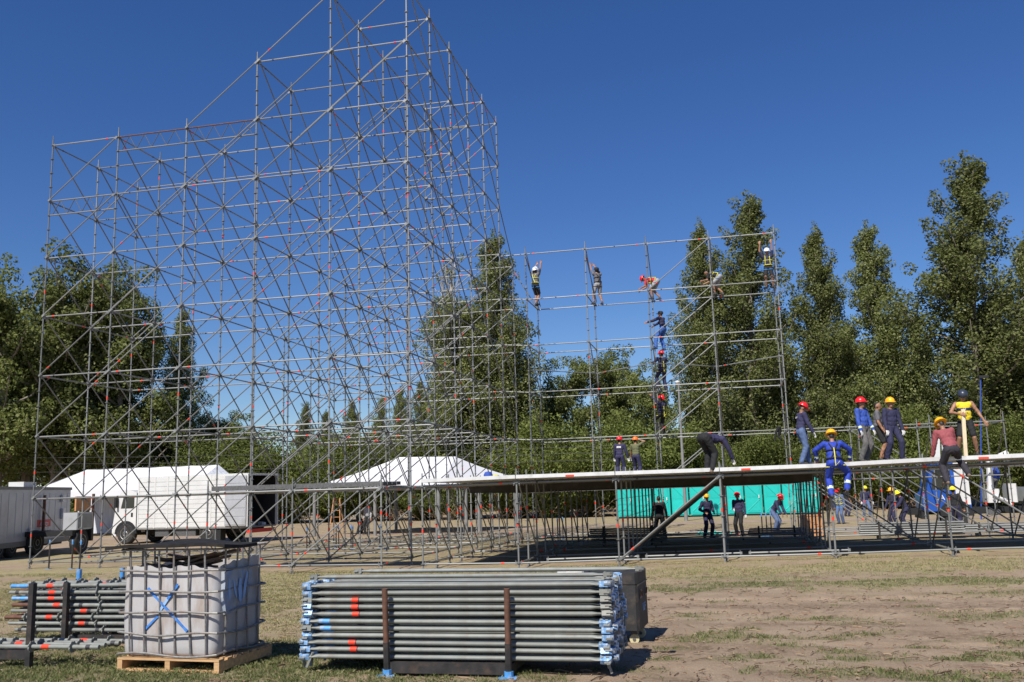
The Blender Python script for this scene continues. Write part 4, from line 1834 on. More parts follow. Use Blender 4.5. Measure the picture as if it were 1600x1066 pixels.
b_.build('bed_side', 'white_paint', ct)
b_ = MB()
b_.box((2.7, -1.15, .9), (5.8, 1.15, 1.015))
b_.build('bed_floor', 'chassis', ct)
b_ = MB()
b_.bevbox((4.0, -.8, 1.02), (4.9, .3, 1.95), .02)
o = b_.build('carton', 'cardboard')
o.location = ct.location
o.rotation_euler = ct.rotation_euler
tag(o, 'brown carton standing on the white bed of the crane truck', 'carton')
b_ = MB()
b_.bevbox((2.6, -1.1, .4), (3.3, -.6, .85), .03)
b_.build('fuel_tank', 'galv_dark', ct)
for x in (0, 4.3):
    for y in (-.98, .98):
        wheel(ct, x, y, .46, .46, .3)

# ------------------------------------------------------------ tents
t1 = thing('marquee', 'long white gabled marquee roof behind the box truck', 'tent', (-13, 26, -.2))


def tentroof(par, pts, faces, mname, name):
    o = MB()
    v = [V(p) for p in pts]
    n_ = len(v)
    v2 = [p-V((0, 0, .03)) for p in v]
    ff = list(faces)+[tuple(reversed([i+n_ for i in q])) for q in faces]
    o.add(v+v2, ff)
    return o.build(name, mname, par)


NB = 6
for q in range(NB):
    x0, x1 = -7+q*11.2/NB, -7+(q+1)*11.2/NB
    sag = .05
    g0, g1 = (1.9 if q == 0 else 0), 0
    tentroof(t1, [(x0, -3, 2.75), (x1, -3, 2.75), (x1, 0, 4.15), (x0+g0, 0, 4.15), ((x0+x1)/2, -3, 2.66), ((x0+x1)/2, -1.5, 3.4), ((x0+x1+g0)/2, 0, 4.1)], [(0, 4, 5, 6, 3), (4, 1, 2, 6, 5)], 'white_tent', 'roof_panel')
    tentroof(t1, [(x0, 3, 2.75), (x1, 3, 2.75), (x1, 0, 4.15), (x0+g0, 0, 4.15)], [(1, 0, 3, 2)], 'white_tent', 'roof_panel')
tentroof(t1, [(-7, -3, 2.75), (-7, 3, 2.75), (-5.1, 0, 4.15)], [(1, 0, 2)], 'white_tent', 'hip_panel')
tentroof(t1, [(4.2, -3, 2.75), (4.2, 0, 4.15), (6.0, 0, 2.75)], [(0, 2, 1)], 'tent_grey', 'end_flap')
tentroof(t1, [(4.2, 3, 2.75), (4.2, 0, 4.15), (6.0, 0, 2.75)], [(0, 1, 2)], 'tent_grey', 'end_flap')
for x in (-7, -3.3, .4, 4.2):
    for y in (-2.95, 2.95):
        b_ = MB()
        b_.tube([(x, y, 0), (x, y, 2.75)], .05, 8)
        b_.build('leg', 'white_paint', t1, True)
b_ = MB()
b_.box((-7, -3.01, 2.3), (4.2, -2.97, 2.75))
b_.build('valance', 'white_tent', t1)
b_ = MB()
b_.box((-7, 2.9, 0.02), (4.2, 2.94, 2.7))
b_.build('back_wall', 'tent_grey', t1)

t2 = thing('peaked_tent', 'white hipped tent roof on posts behind the middle of the scaffolding', 'tent', (5.4, 21.5, -.2))
# eave corners and ridge (local)
E0, E1, E2, E3 = V((-4.6, -2.6, 2.55)), V((2.6, -3.4, 2.45)), V((5.2, 2.6, 2.75)), V((-2.5, 4.2, 2.6))
R0, R1 = V((-.7, .0, 4.0)), V((2.2, .8, 3.95))


def sagface(par, quad, name, n_=6, sag=.16, mname='white_tent'):
    a, b2, c_, d = quad
    v = []
    for i in range(n_+1):
        for k in range(n_+1):
            u, w_ = i/n_, k/n_
            p = (a*(1-u)+b2*u)*(1-w_)+(d*(1-u)+c_*u)*w_
            p = p-V((0, 0, sag*4*w_*(1-w_)*.6+.05*math.sin(u*9.4)**2*(1-w_)))
            v.append(p)
    f = []
    for i in range(n_):
        for k in range(n_):
            q = i*(n_+1)+k
            f.append((q, q+n_+1, q+n_+2, q+1))
    nn = len(v)
    v2 = [p-V((0, 0, .03)) for p in v]
    f2 = [tuple(reversed([i+nn for i in q])) for q in f]
    o = MB()
    o.add(v+v2, f+f2)
    return o.build(name, mname, par, True)


sagface(t2, (E0, E1, R1, R0), 'roof_panel')
sagface(t2, (E1, E2, R1, R1), 'roof_panel')
sagface(t2, (E2, E3, R0, R1), 'roof_panel')
sagface(t2, (E3, E0, R0, R0), 'roof_panel')
for p in (E0, E1, E2, E3, (E0+E1)/2, (E1+E2)/2, (E1*2+E2)/3):
    b_ = MB()
    b_.tube([(p.x*.97, p.y*.97, 0), (p.x*.97, p.y*.97, p.z-.03)], .09, 10)
    b_.build('post', 'pole_grey', t2, True)
# dark earth bank of cut branches behind the tents
b_ = MB()
for q in range(420):
    x = -6+42*random.random()
    y = 41+random.uniform(-1, 1.4)
    if 13.8 < x < 29:
        y += 1.5
    p = V((x, y, -.2+random.random()*.5))
    a = random.random()*6.28
    d = V((math.cos(a), math.sin(a)*.5, random.uniform(.1, .9)))*random.uniform(.4, 1.3)
    b_.tube([p, p+d*.5+V((0, 0, .08)), p+d], .02, 4)
tag(b_.build('brush_heap', 'twig_brown'), 'brown heap of cut dry branches along the tree line', 'brush', kind='stuff')
# ladder under the tent
lad = thing('step_ladder', 'orange wooden step ladder standing open left of the peaked tent', 'ladder', (4.2, 14.4, -.2), R(10))
for sx in (-1, 1):
    for sy in (-1, 1):
        b_ = MB()
        b_.tube([(sx*.28, sy*.5, 0), (sx*.14, sy*.03, 1.9)], .028, 6)
        b_.build('rail', 'orange_wood', lad)
for q in range(6):
    t_ = (q+.6)/6.4
    b_ = MB()
    b_.box((-.28+.14*t_, -.5+.47*t_-.03, 1.9*t_-.012), (.28-.14*t_, -.5+.47*t_+.03, 1.9*t_+.012))
    b_.build('step', 'orange_wood', lad)

# ------------------------------------------------------------ toilets
tl = MB()
tl.bevbox((-.55, -.55, .12), (.55, .55, 2.2), .04, 0)
tl.box((-.5, -.5, 0), (.5, .5, .12), 1)
body_m = tl.mesh('toilet_body', ['teal', 'chassis'])
tl = MB()
tl.prism([(-.57, -.57), (.57, -.57), (.57, .57), (-.57, .57)], 2.202, 2.26)
tl.prism([(-.5, -.45), (.5, -.45), (.5, .45), (-.5, .45)], 2.26, 2.36)
roof_m = tl.mesh('toilet_roof', 'teal')
tl = MB()
tl.box((-.42, -.585, .2), (.42, -.553, 2.08))
tl.box((-.34, -.597, 1.2), (.34, -.586, 1.98))
tl.box((-.34, -.597, .3), (.34, -.586, 1.0))
for a, c in (((-.38, 1.95), (.38, 1.15)), ((-.38, .35), (.38, 1.05))):
    tl.tube([(a[0], -.598, a[1]), (c[0], -.598, c[1])], .03, 5)
door_m = tl.mesh('toilet_door', 'teal')
tl = MB()
tl.box((.3, -.64, 1.12), (.37, -.586, 1.32))
hand_m = tl.mesh('toilet_handle', 'aluminium')
tl = MB()
tl.box((-.08, -.603, 2.02), (.12, -.5865, 2.14), 0)
tl.box((-.04, -.609, 2.04), (.02, -.604, 2.12), 1)
sign_m = tl.mesh('toilet_sign', ['black_print', 'white_print'])
NT = 11
for q in range(NT):
    x = 15.15+q*1.185
    y = 37.0+q*.09
    lb = ['leftmost teal portable toilet of the row under the deck', 'second teal portable toilet from the left', 'third teal portable toilet from the left', 'fourth teal portable toilet from the left', 'fifth teal portable toilet from the left', 'sixth teal portable toilet, in the middle of the row', 'fifth teal portable toilet from the right', 'fourth teal portable toilet from the right', 'third teal portable toilet from the right', 'second teal portable toilet from the right', 'rightmost teal portable toilet of the row'][q]
    r_ = thing('portable_toilet', lb, 'toilet', (x, y, -.2), R(random.uniform(-2, 2)), 'teal portable toilets in a row')
    link('body', body_m, r_)
    link('roof', roof_m, r_)
    d_o = link('door', door_m, r_)
    link('handle', hand_m, d_o)
    link('door_sign', sign_m, d_o)

# ------------------------------------------------------------ trees


def leafmesh(name, pts, nrm, size, mname, plume=False):
    k = len(pts)
    a = rng.normal(size=(k, 3))
    if plume:
        a[:, 2] += .9
    a -= (a*nrm).sum(1)[:, None]*nrm
    a /= np.linalg.norm(a, axis=1)[:, None]
    b2 = np.cross(nrm, a)
    s1 = size*(.6+.8*rng.random(k))[:, None]
    s2 = s1*(.55+.3*rng.random(k))[:, None]*(.5 if plume else 1.0)
    P = np.zeros((k, 4, 3))
    P[:, 0] = pts-a*s1
    P[:, 1] = pts-b2*s2+nrm*s1*.15
    P[:, 2] = pts+a*s1
    P[:, 3] = pts+b2*s2+nrm*s1*.15
    me_ = bpy.data.meshes.new(name)
    me_.vertices.add(k*4)
    me_.vertices.foreach_set('co', P.ravel())
    me_.loops.add(k*4)
    me_.loops.foreach_set('vertex_index', np.arange(k*4))
    me_.polygons.add(k)
    me_.polygons.foreach_set('loop_start', np.arange(0, k*4, 4))
    me_.update()
    me_.materials.append(MATS[mname])
    return me_


def clump_points(centres, radii, per, flat=1.0):
    P, Nn = [], []
    for c, r in zip(centres, radii):
        k = max(4, int(per*r*r))
        d = rng.normal(size=(k, 3))
        d /= np.linalg.norm(d, axis=1)[:, None]
        rr = r*(.55+.5*rng.random(k))[:, None]
        P.append(c+d*rr*np.array([1, 1, flat]))
        n_ = d*.7+rng.normal(size=(k, 3))*.55+np.array([0, 0, .35])
        Nn.append(n_/np.linalg.norm(n_, axis=1)[:, None])
    return np.concatenate(P), np.concatenate(Nn)


def limbs(spec, mname, name):
    b_ = MB()
    for pts, r0, r1 in spec:
        n_ = len(pts)
        b_.tube(pts, r0, 7, 0, True, [r0+(r1-r0)*i/(n_-1) for i in range(n_)])
    return b_.mesh(name, mname, True)


def make_poplar(seed, Hh=24.0, rad=3.0, lean=0.6, leaf=.09, per=330, dead=False):
    r = np.random.default_rng(seed)
    spec = [([(0, 0, -.3), (.05, 0, Hh*.25), (lean*.3, .05, Hh*.55), (lean*.8, 0, Hh*.92)], .42, .04)]
    cs, rs = [], []
    nb = 105
    for q in range(nb):
        z0 = Hh*(.06+.86*(q/nb)**.95)
        a = r.random()*2*np.pi
        t = z0/Hh
        env = rad*(1.0 if t < .36 else max(.1, 1-((t-.36)/.62)**1.45 if t < .96 else .1))*(.48+.85*r.random()**1.3)
        if t < .2:
            env *= .55+t*2
        ln = env
        lift = (1.5+1.6*r.random())*(1.25-1.05*t)*1.6
        bx = lean*.8*t
        p0 = np.array([bx, 0, z0])
        p1 = p0+np.array([np.cos(a)*ln*.6, np.sin(a)*ln*.6, lift*.45])
        p2 = p0+np.array([np.cos(a)*ln, np.sin(a)*ln, lift*1.15])
        spec.append(([tuple(p0), tuple(p1), tuple(p2)], .09*(1.1-t), .02))
        for s_ in np.linspace(.3, 1.05, 5):
            c = p0*(1-s_)**2+2*p1*s_*(1-s_)+p2*s_**2 if s_ <= 1 else p2+(p2-p1)*.1
            cs.append(c+r.normal(size=3)*.22)
            rs.append((.44+.5*r.random())*(1.2-.72*t))
    for s_ in np.linspace(.8, 1.0, 16):
        cs.append(np.array([lean*.8*s_+r.normal()*.15, r.normal()*.15, Hh*s_]))
        rs.append(.75*(1.2-s_)+.1)
    cs, rs = np.array(cs), np.array(rs)
    if dead:
        keep = (cs[:, 2] < Hh*.78) | (r.random(len(cs)) < .08)
        cs, rs = cs[keep], rs[keep]
        for q in range(14):
            a = r.random()*6.28
            z0 = Hh*(.65+.2*r.random())
            spec.append(([(0, 0, z0), (np.cos(a)*.6, np.sin(a)*.6, z0+1.6), (np.cos(a)*.8, np.sin(a)*.8, z0+3.6)], .06, .01))
    P, Nn = clump_points(cs, rs, per, 1.15)
    return leafmesh('crown', P, Nn, leaf, 'leaf_poplar'), limbs(spec, 'pale_bark' if dead else 'bark', 'trunk')


def make_broad(seed, Hh=17.0, rad=4.2, leaf=.108, per=230):
    r = np.random.default_rng(seed)
    spec = [([(0, 0, -.3), (.1, 0, Hh*.25), (.25, .1, Hh*.5), (.2, 0, Hh*.8)], .45, .08)]
    cs, rs = [], []
    for q in range(58):
        z0 = Hh*(.16+.6*r.random())
        a = r.random()*2*np.pi
        t = z0/Hh
        ln = rad*(.3+.85*r.random()**.7)*(1 if t < .5 else 1.25-.5*t)
        lift = (1.2+2.2*r.random())*1.1
        p0 = np.array([.2*t, 0, z0])
        p1 = p0+np.array([np.cos(a)*ln*.55, np.sin(a)*ln*.55, lift*.35])
        p2 = p0+np.array([np.cos(a)*ln, np.sin(a)*ln, lift])
        spec.append(([tuple(p0), tuple(p1), tuple(p2)], .11, .02))
        for s_ in np.linspace(.35, 1, 5):
            c = p0*(1-s_)**2+2*p1*s_*(1-s_)+p2*s_**2
            cs.append(c+r.normal(size=3)*.35)
            rs.append(.4+.6*r.random())
    for q in range(10):
        cs.append(np.array([r.normal()*1.0, r.normal()*1.0, Hh*(.8+.18*r.random())]))
        rs.append(.5+.4*r.random())
    P, Nn = clump_points(np.array(cs), np.array(rs), per, .95)
    return leafmesh('crown', P, Nn, leaf, 'leaf_broad'), limbs(spec, 'bark', 'trunk')


def make_feather(seed, Hh=5.0, rad=2.6, leaf=.07, n_=34000):
    r = np.random.default_rng(seed)
    spec = []
    P, Nn = [], []
    ns = 60
    for q in range(ns):
        a = r.random()*6.28
        sp_ = rad*(.25+.75*r.random())
        h = Hh*(.35+.7*r.random()**.8)*(1.15-.55*sp_/rad)
        p0 = np.array([np.cos(a)*.3, np.sin(a)*.3, 0])
        p1 = np.array([np.cos(a)*sp_*.6, np.sin(a)*sp_*.6, h*.7])
        p2 = np.array([np.cos(a)*sp_*1.1, np.sin(a)*sp_*1.1, h*(.92+.1*r.random())])
        if q % 3 == 0:
            spec.append(([tuple(p0), tuple(p1*.8)], .06, .02))
        k = n_//ns
        s_ = (r.random(k)**.7)[:, None]
        c = p0*(1-s_)**2+2*p1*s_*(1-s_)+p2*s_**2
        P.append(c+r.normal(size=(k, 3))*np.array([.22, .22, .2])*(.4+s_))
        nn = r.normal(size=(k, 3))+np.array([0, 0, .5])
        Nn.append(nn/np.linalg.norm(nn, axis=1)[:, None])
    P, Nn = np.concatenate(P), np.concatenate(Nn)
    P[:, 2] = np.maximum(P[:, 2], .02)
    return leafmesh('crown', P, Nn, leaf*1.25, 'leaf_feather', True), limbs(spec, 'bark', 'stem')


POP = [make_poplar(s_, lean=l_) for s_, l_ in ((1, .9), (2, -.5), (3, .4))]
POPD = make_poplar(5, dead=True, rad=3.2)
BRO = [make_broad(s_) for s_ in (11, 12)]
FEA = [make_feather(s_) for s_ in (21, 22)]
BASEH = {'p': 24.0, 'd': 24.0, 'b': 17.0, 'f': 5.0}


def tree(kind, px, top, Y, wscale, label, group, var=None):
    P = uy(px, top, Y)
    hgt = P.z+.2
    lib = {'p': POP, 'd': [POPD], 'b': BRO, 'f': FEA}[kind]
    cr, tk = lib[(var if var is not None else random.randrange(99)) % len(lib)]
    s_ = hgt/BASEH[kind]/(1.0 if kind != 'b' else 1.02)
    nm = {'p': 'poplar_tree', 'd': 'poplar_tree', 'b': 'cottonwood_tree', 'f': 'tamarisk_bush'}[kind]
    r_ = thing(nm, label, 'tree' if kind != 'f' else 'bush', (P.x, Y, -.2), random.random()*6.28 if kind != 'p' else random.uniform(-.5, .5), group)
    sw = s_*wscale*(1.16 if kind == 'p' else 1.0)
    for n_, me_ in (('crown', cr), ('trunk', tk)):
        o = link(n_, me_, r_)
        o.scale = (sw, sw, s_)
    return r_


GP, GB, GF = 'poplars along the back', 'broad trees at the left', 'feathery bushes below the trees'
tree('b', 12, 398, 34, 1.0, 'leafy broad tree at the far left picture edge', GB, 0)
tree('b', 105, 388, 37, 1.0, 'leafy broad tree behind the left tower upright', GB, 1)
tree('b', 198, 402, 40, .88, 'leafy broad tree right of the marquee trunk', GB, 0)
tree('b', -70, 420, 38, 1.1, 'leafy broad tree partly outside the left picture edge', GB, 1)
tree('b', 60, 470, 44, 1.2, 'dark broad tree filling the gap behind the left trees', GB, 0)
tree('b', 150, 500, 45, 1.05, 'dark broad tree low behind the marquee', GB, 1)
tree('p', 288, 478, 46, .75, 'slim dark poplar right of the broad left trees', GP, 1)
tree('b', 372, 640, 50, 1.2, 'low broad tree behind the box truck', GB, 0)
tree('b', 318, 645, 52, 1.0, 'low broad tree right of the slim dark poplar', GB, 1)
for q, (x, y) in enumerate([(475, 628), (512, 640), (548, 622), (592, 618), (628, 604), (655, 590)]):
    tree('p', x, y, 150, .8, '%s of the small far poplars from the left, seen through the tower' % ORD[q], 'far small poplars', q)
tree('d', 700, 378, 43, .9, 'poplar with bare dead top branches behind the tower', GP)
tree('p', 778, 360, 44, .9, 'tall full poplar right of the dead topped one', GP, 1)
tree('p', 735, 470, 47, 1.1, 'shorter poplar filling between the two poplars behind the tower', GP, 2)
tree('p', 815, 560, 46, .8, 'small poplar below the first wall upright', GP, 0)
tree('b', 872, 555, 52, 1.0, 'broad round tree below the first gap of the scaffold wall', GP, 0)
tree('b', 960, 535, 55, 1.0, 'broad round tree behind the third wall upright', GP, 1)
tree('b', 1015, 560, 50, .9, 'broad round tree beside the climbing men', GP, 0)
tree('p', 1088, 342, 50, .78, 'poplar behind the bending man on the wall', GP, 2)
tree('p', 1152, 306, 50, .95, 'tall poplar behind the right end of the scaffold wall', GP, 0)
tree('p', 1205, 490, 53, 1.0, 'lower poplar filling right of the scaffold wall', GP, 1)
tree('p', 1268, 348, 50, .82, 'poplar right of the scaffold wall with a clear pointed top', GP, 2)
tree('p', 1312, 505, 54, 1.0, 'lower poplar between the two pointed poplars', GP, 0)
tree('p', 1360, 345, 50, .86, 'poplar above the man in the blue sweater', GP, 1)
tree('p', 1425, 485, 54, .95, 'lower dark poplar left of the tallest poplar', GP, 2)
tree('p', 1485, 246, 47, 1.05, 'tallest poplar of the row, above the climbing man in maroon', GP, 0)
tree('p', 1548, 500, 52, 1.0, 'lower poplar right of the tallest poplar', GP, 1)
tree('p', 1598, 362, 50, .85, 'poplar at the right picture edge', GP, 2)
tree('p', 1660, 285, 47, 1.0, 'poplar just outside the right picture edge', GP, 0)
tree('p', 1740, 420, 50, 1.1, 'lower poplar outside the right picture edge', GP, 1)
for q, (x, y, Y, ws, lb) in enumerate([
        (330, 680, 40, 1.1, 'feathery green bush above the box truck cab end'), (395, 668, 42, 1.3, 'feathery green bush above the open truck doors'), (455, 700, 42, 1.0, 'feathery green bush left of the peaked tent'),
        (525, 672, 44, 1.1, 'feathery green bush above the left slope of the peaked tent'), (600, 690, 44, 1.2, 'feathery green bush behind the tent peak'), (665, 680, 44, 1.2, 'feathery green bush right of the tent peak'), (725, 690, 43, 1.1, 'feathery green bush over the right tent slope'),
        (800, 690, 43, 1.0, 'feathery green bush right of the poplar trunk'), (860, 640, 42, 1.1, 'bright feathery bush left of the first wall uprights'), (915, 680, 43, .9, 'bright feathery bush left of the two men on the deck'), (985, 640, 43, 1.1, 'bright feathery bush behind the two men on the deck'),
        (1060, 660, 44, 1.2, 'feathery bush behind the stooping man'), (1130, 690, 43, .9, 'feathery bush right of the stooping man'), (1205, 668, 44, 1.0, 'feathery bush below the hung jacket'), (1290, 655, 45, .9, 'feathery bush behind the man in jeans'), (1385, 632, 46, 1.0, 'feathery bush behind the man in the yellow helmet'),
        (1455, 668, 45, .9, 'feathery bush behind the climbing man in maroon'), (1555, 648, 44, 1.0, 'feathery bush behind the man in the yellow jersey'), (1620, 640, 44, 1.2, 'feathery bush at the right picture edge'), (260, 690, 44, 1.2, 'feathery bush above the marquee ridge')]):
    tree('f', x, y, Y, ws, lb, GF, q)
# dense dark wood far behind, so that no bare horizon shows
P_, N_ = [], []
for q in range(170):
    x = -75+175*q/170+random.uniform(-.6, .6)
    hgt = 5.5+2.5*noise.noise(V((x*.08, 3, 0)))+random.uniform(0, 1.5)
    for s_ in range(7):
        P_.append((x+random.gauss(0, .8), 70+random.gauss(0, 1.5), .2+hgt*s_/6))
        N_.append(1.1+.4*random.random())
pp, nn_ = clump_points(np.array(P_), np.array(N_), 60, 1.0)
tag(link('far_wood', leafmesh('far_wood', pp, nn_, .2, 'leaf_broad')), 'dark belt of low trees reading as one mass behind everything', 'wood', kind='stuff')

# ------------------------------------------------------------ poles and wires
lp = thing('lamp_post', 'grey concrete lamp post with a white head behind the stooping man', 'lamp post', (uy(1068, 740, 30).x, 30, -.2))
hz = uy(1062, 598, 30).z+.2
b_ = MB()
b_.tube([(0, 0, 0), (0, 0, 4.0)], .1, 10, 0, True, [.11, .085])
b_.tube([(0, 0, 4.0), (0, 0, hz)], .06, 8, 0, True, [.08, .05])
b_.build('pole', 'pole_grey', lp, True)
b_ = MB()
b_.lathe([(.05, -.1), (.12, -.06), (.17, .06), (.12, .1), (.04, .12)], 12, 0, Matrix.Translation((-.05, 0, hz)))
b_.build('lamp_head', 'lamp_white', lp, True)
bp_ = thing('blue_pole', 'slim blue pole with a dark head behind the man in the yellow jersey', 'pole', (uy(1520, 690, 24).x, 24, -.2))
hz = uy(1532, 590, 24)
b_ = MB()
b_.tube([(0, 0, 0), (hz.x-bp_.location.x, 0, hz.z+.2)], .035, 8)
b_.build('pole', 'cap_blue', bp_, True)
b_ = MB()
b_.box((-.2, -.12, -.05), (.25, .12, .07))
o = b_.build('lamp_head', 'chassis', bp_)
o.location = (hz.x-bp_.location.x+.1, 0, hz.z+.22)
for q, (ya, yb) in enumerate([(712, 716), (722, 726), (735, 737)]):
    a, c = uy(-200, ya+4, 33), uy(980, yb-20, 33)
    b_ = MB()
    pts = [a.lerp(c, k/20)-V((0, 0, .25*math.sin(math.pi*k/20))) for k in range(21)]
    b_.tube(pts, .012, 5)
    o = b_.build('overhead_wire', 'black_tape')
    tag(o, ['highest', 'middle', 'lowest'][q]+' of three thin dark wires strung before the bushes', 'wire', 'thin wires')

# ------------------------------------------------------------ people


class Body:
    """capsules and ellipsoids, later fused into one skin by a voxel remesh"""

    def __init__(s):
        s.mb = MB()
        s.z = []          # zones: a, b, ra, rb, material

    def cap(s, a, b, ra, rb, m, zone=True):
        a, b = V(a), V(b)
        d = b-a
        ln = max(d.length, 1e-4)
        d = d/ln
        pts, rr = [], []
        for t in (-1, -.87, -.5, 0):
            pts.append(a+d*(ra*t))
            rr.append(max(ra*math.sqrt(max(0, 1-t*t)), ra*.08))
        for t in (0, .5, .87, 1):
            pts.append(b+d*(rb*t))
            rr.append(max(rb*math.sqrt(max(0, 1-t*t)), rb*.08))
        s.mb.tube(pts, 0, 10, 0, True, rr)
        if zone:
            s.z.append((a, b, ra, rb, m))

    def ell(s, c, ax, m, zr=None):
        """ellipsoid with half-axis vectors ax"""
        v, f = [], []
        n, k_ = 12, 8
        for i in range(1, k_):
            th = math.pi*i/k_
            for k in range(n):
                ph = 2*math.pi*k/n
                v.append(V(c)+ax[0]*(math.sin(th)*math.cos(ph))+ax[1]*(math.sin(th)*math.sin(ph))+ax[2]*math.cos(th))
        v.append(V(c)+ax[2])
        v.append(V(c)-ax[2])
        for i in range(k_-2):
            for k in range(n):
                f.append((i*n+k, (i+1)*n+k, (i+1)*n+(k+1) % n, i*n+(k+1) % n))
        for k in range(n):
            f.append((len(v)-2, k, (k+1) % n))
            f.append((len(v)-1, (k_-2)*n+(k+1) % n, (k_-2)*n+k))
        s.mb.add(v, f)
        s.z.append((V(c), V(c)+V((0, 0, 1e-3)), zr or ax[0].length*.8, zr or ax[0].length*.8, m))


def ik(a, t, l1, l2, pole):
    d = t-a
    L_ = min(d.length, (l1+l2)*.995)
    d = d.normalized()
    x = (l1*l1-l2*l2+L_*L_)/(2*L_)
    h = math.sqrt(max(0, l1*l1-x*x))
    p = pole-d*pole.dot(d)
    p = p.normalized() if p.length > 1e-5 else d.orthogonal().normalized()
    return a+d*x+p*h, a+d*L_


def helmet_mesh(mname, kind):
    b_ = MB()
    if kind == 'hard':
        b_.lathe([(.165, .0), (.17, .008), (.137, .02), (.134, .055), (.118, .098), (.08, .13), (.03, .142)], 20, 0, Matrix.Diagonal((.88, 1.0, 1, 1)))
        b_.prism([(-.075, .1), (.075, .1), (.05, .19), (-.05, .19)], -.006, .012, 0)
        b_.tube([(0, -.12, .07), (0, -.05, .142), (0, .05, .142), (0, .12, .07)], .012, 6)
    elif kind == 'round':
        b_.lathe([(.125, -.03), (.14, .0), (.138, .05), (.115, .1), (.07, .135), (.02, .145)], 20, 0, Matrix.Diagonal((.9, 1.03, 1, 1)))
    else:
        b_.lathe([(.118, -.02), (.122, .03), (.11, .075), (.07, .105), (.02, .112)], 18, 0, Matrix.Diagonal((.9, 1.0, 1, 1)))
        b_.prism([(-.08, .06), (.08, .06), (.06, .19), (-.06, .19)], -.015, .0, 0)
    return b_.mesh('headgear', mname, True)


HELM = {}
NP_ = [0]


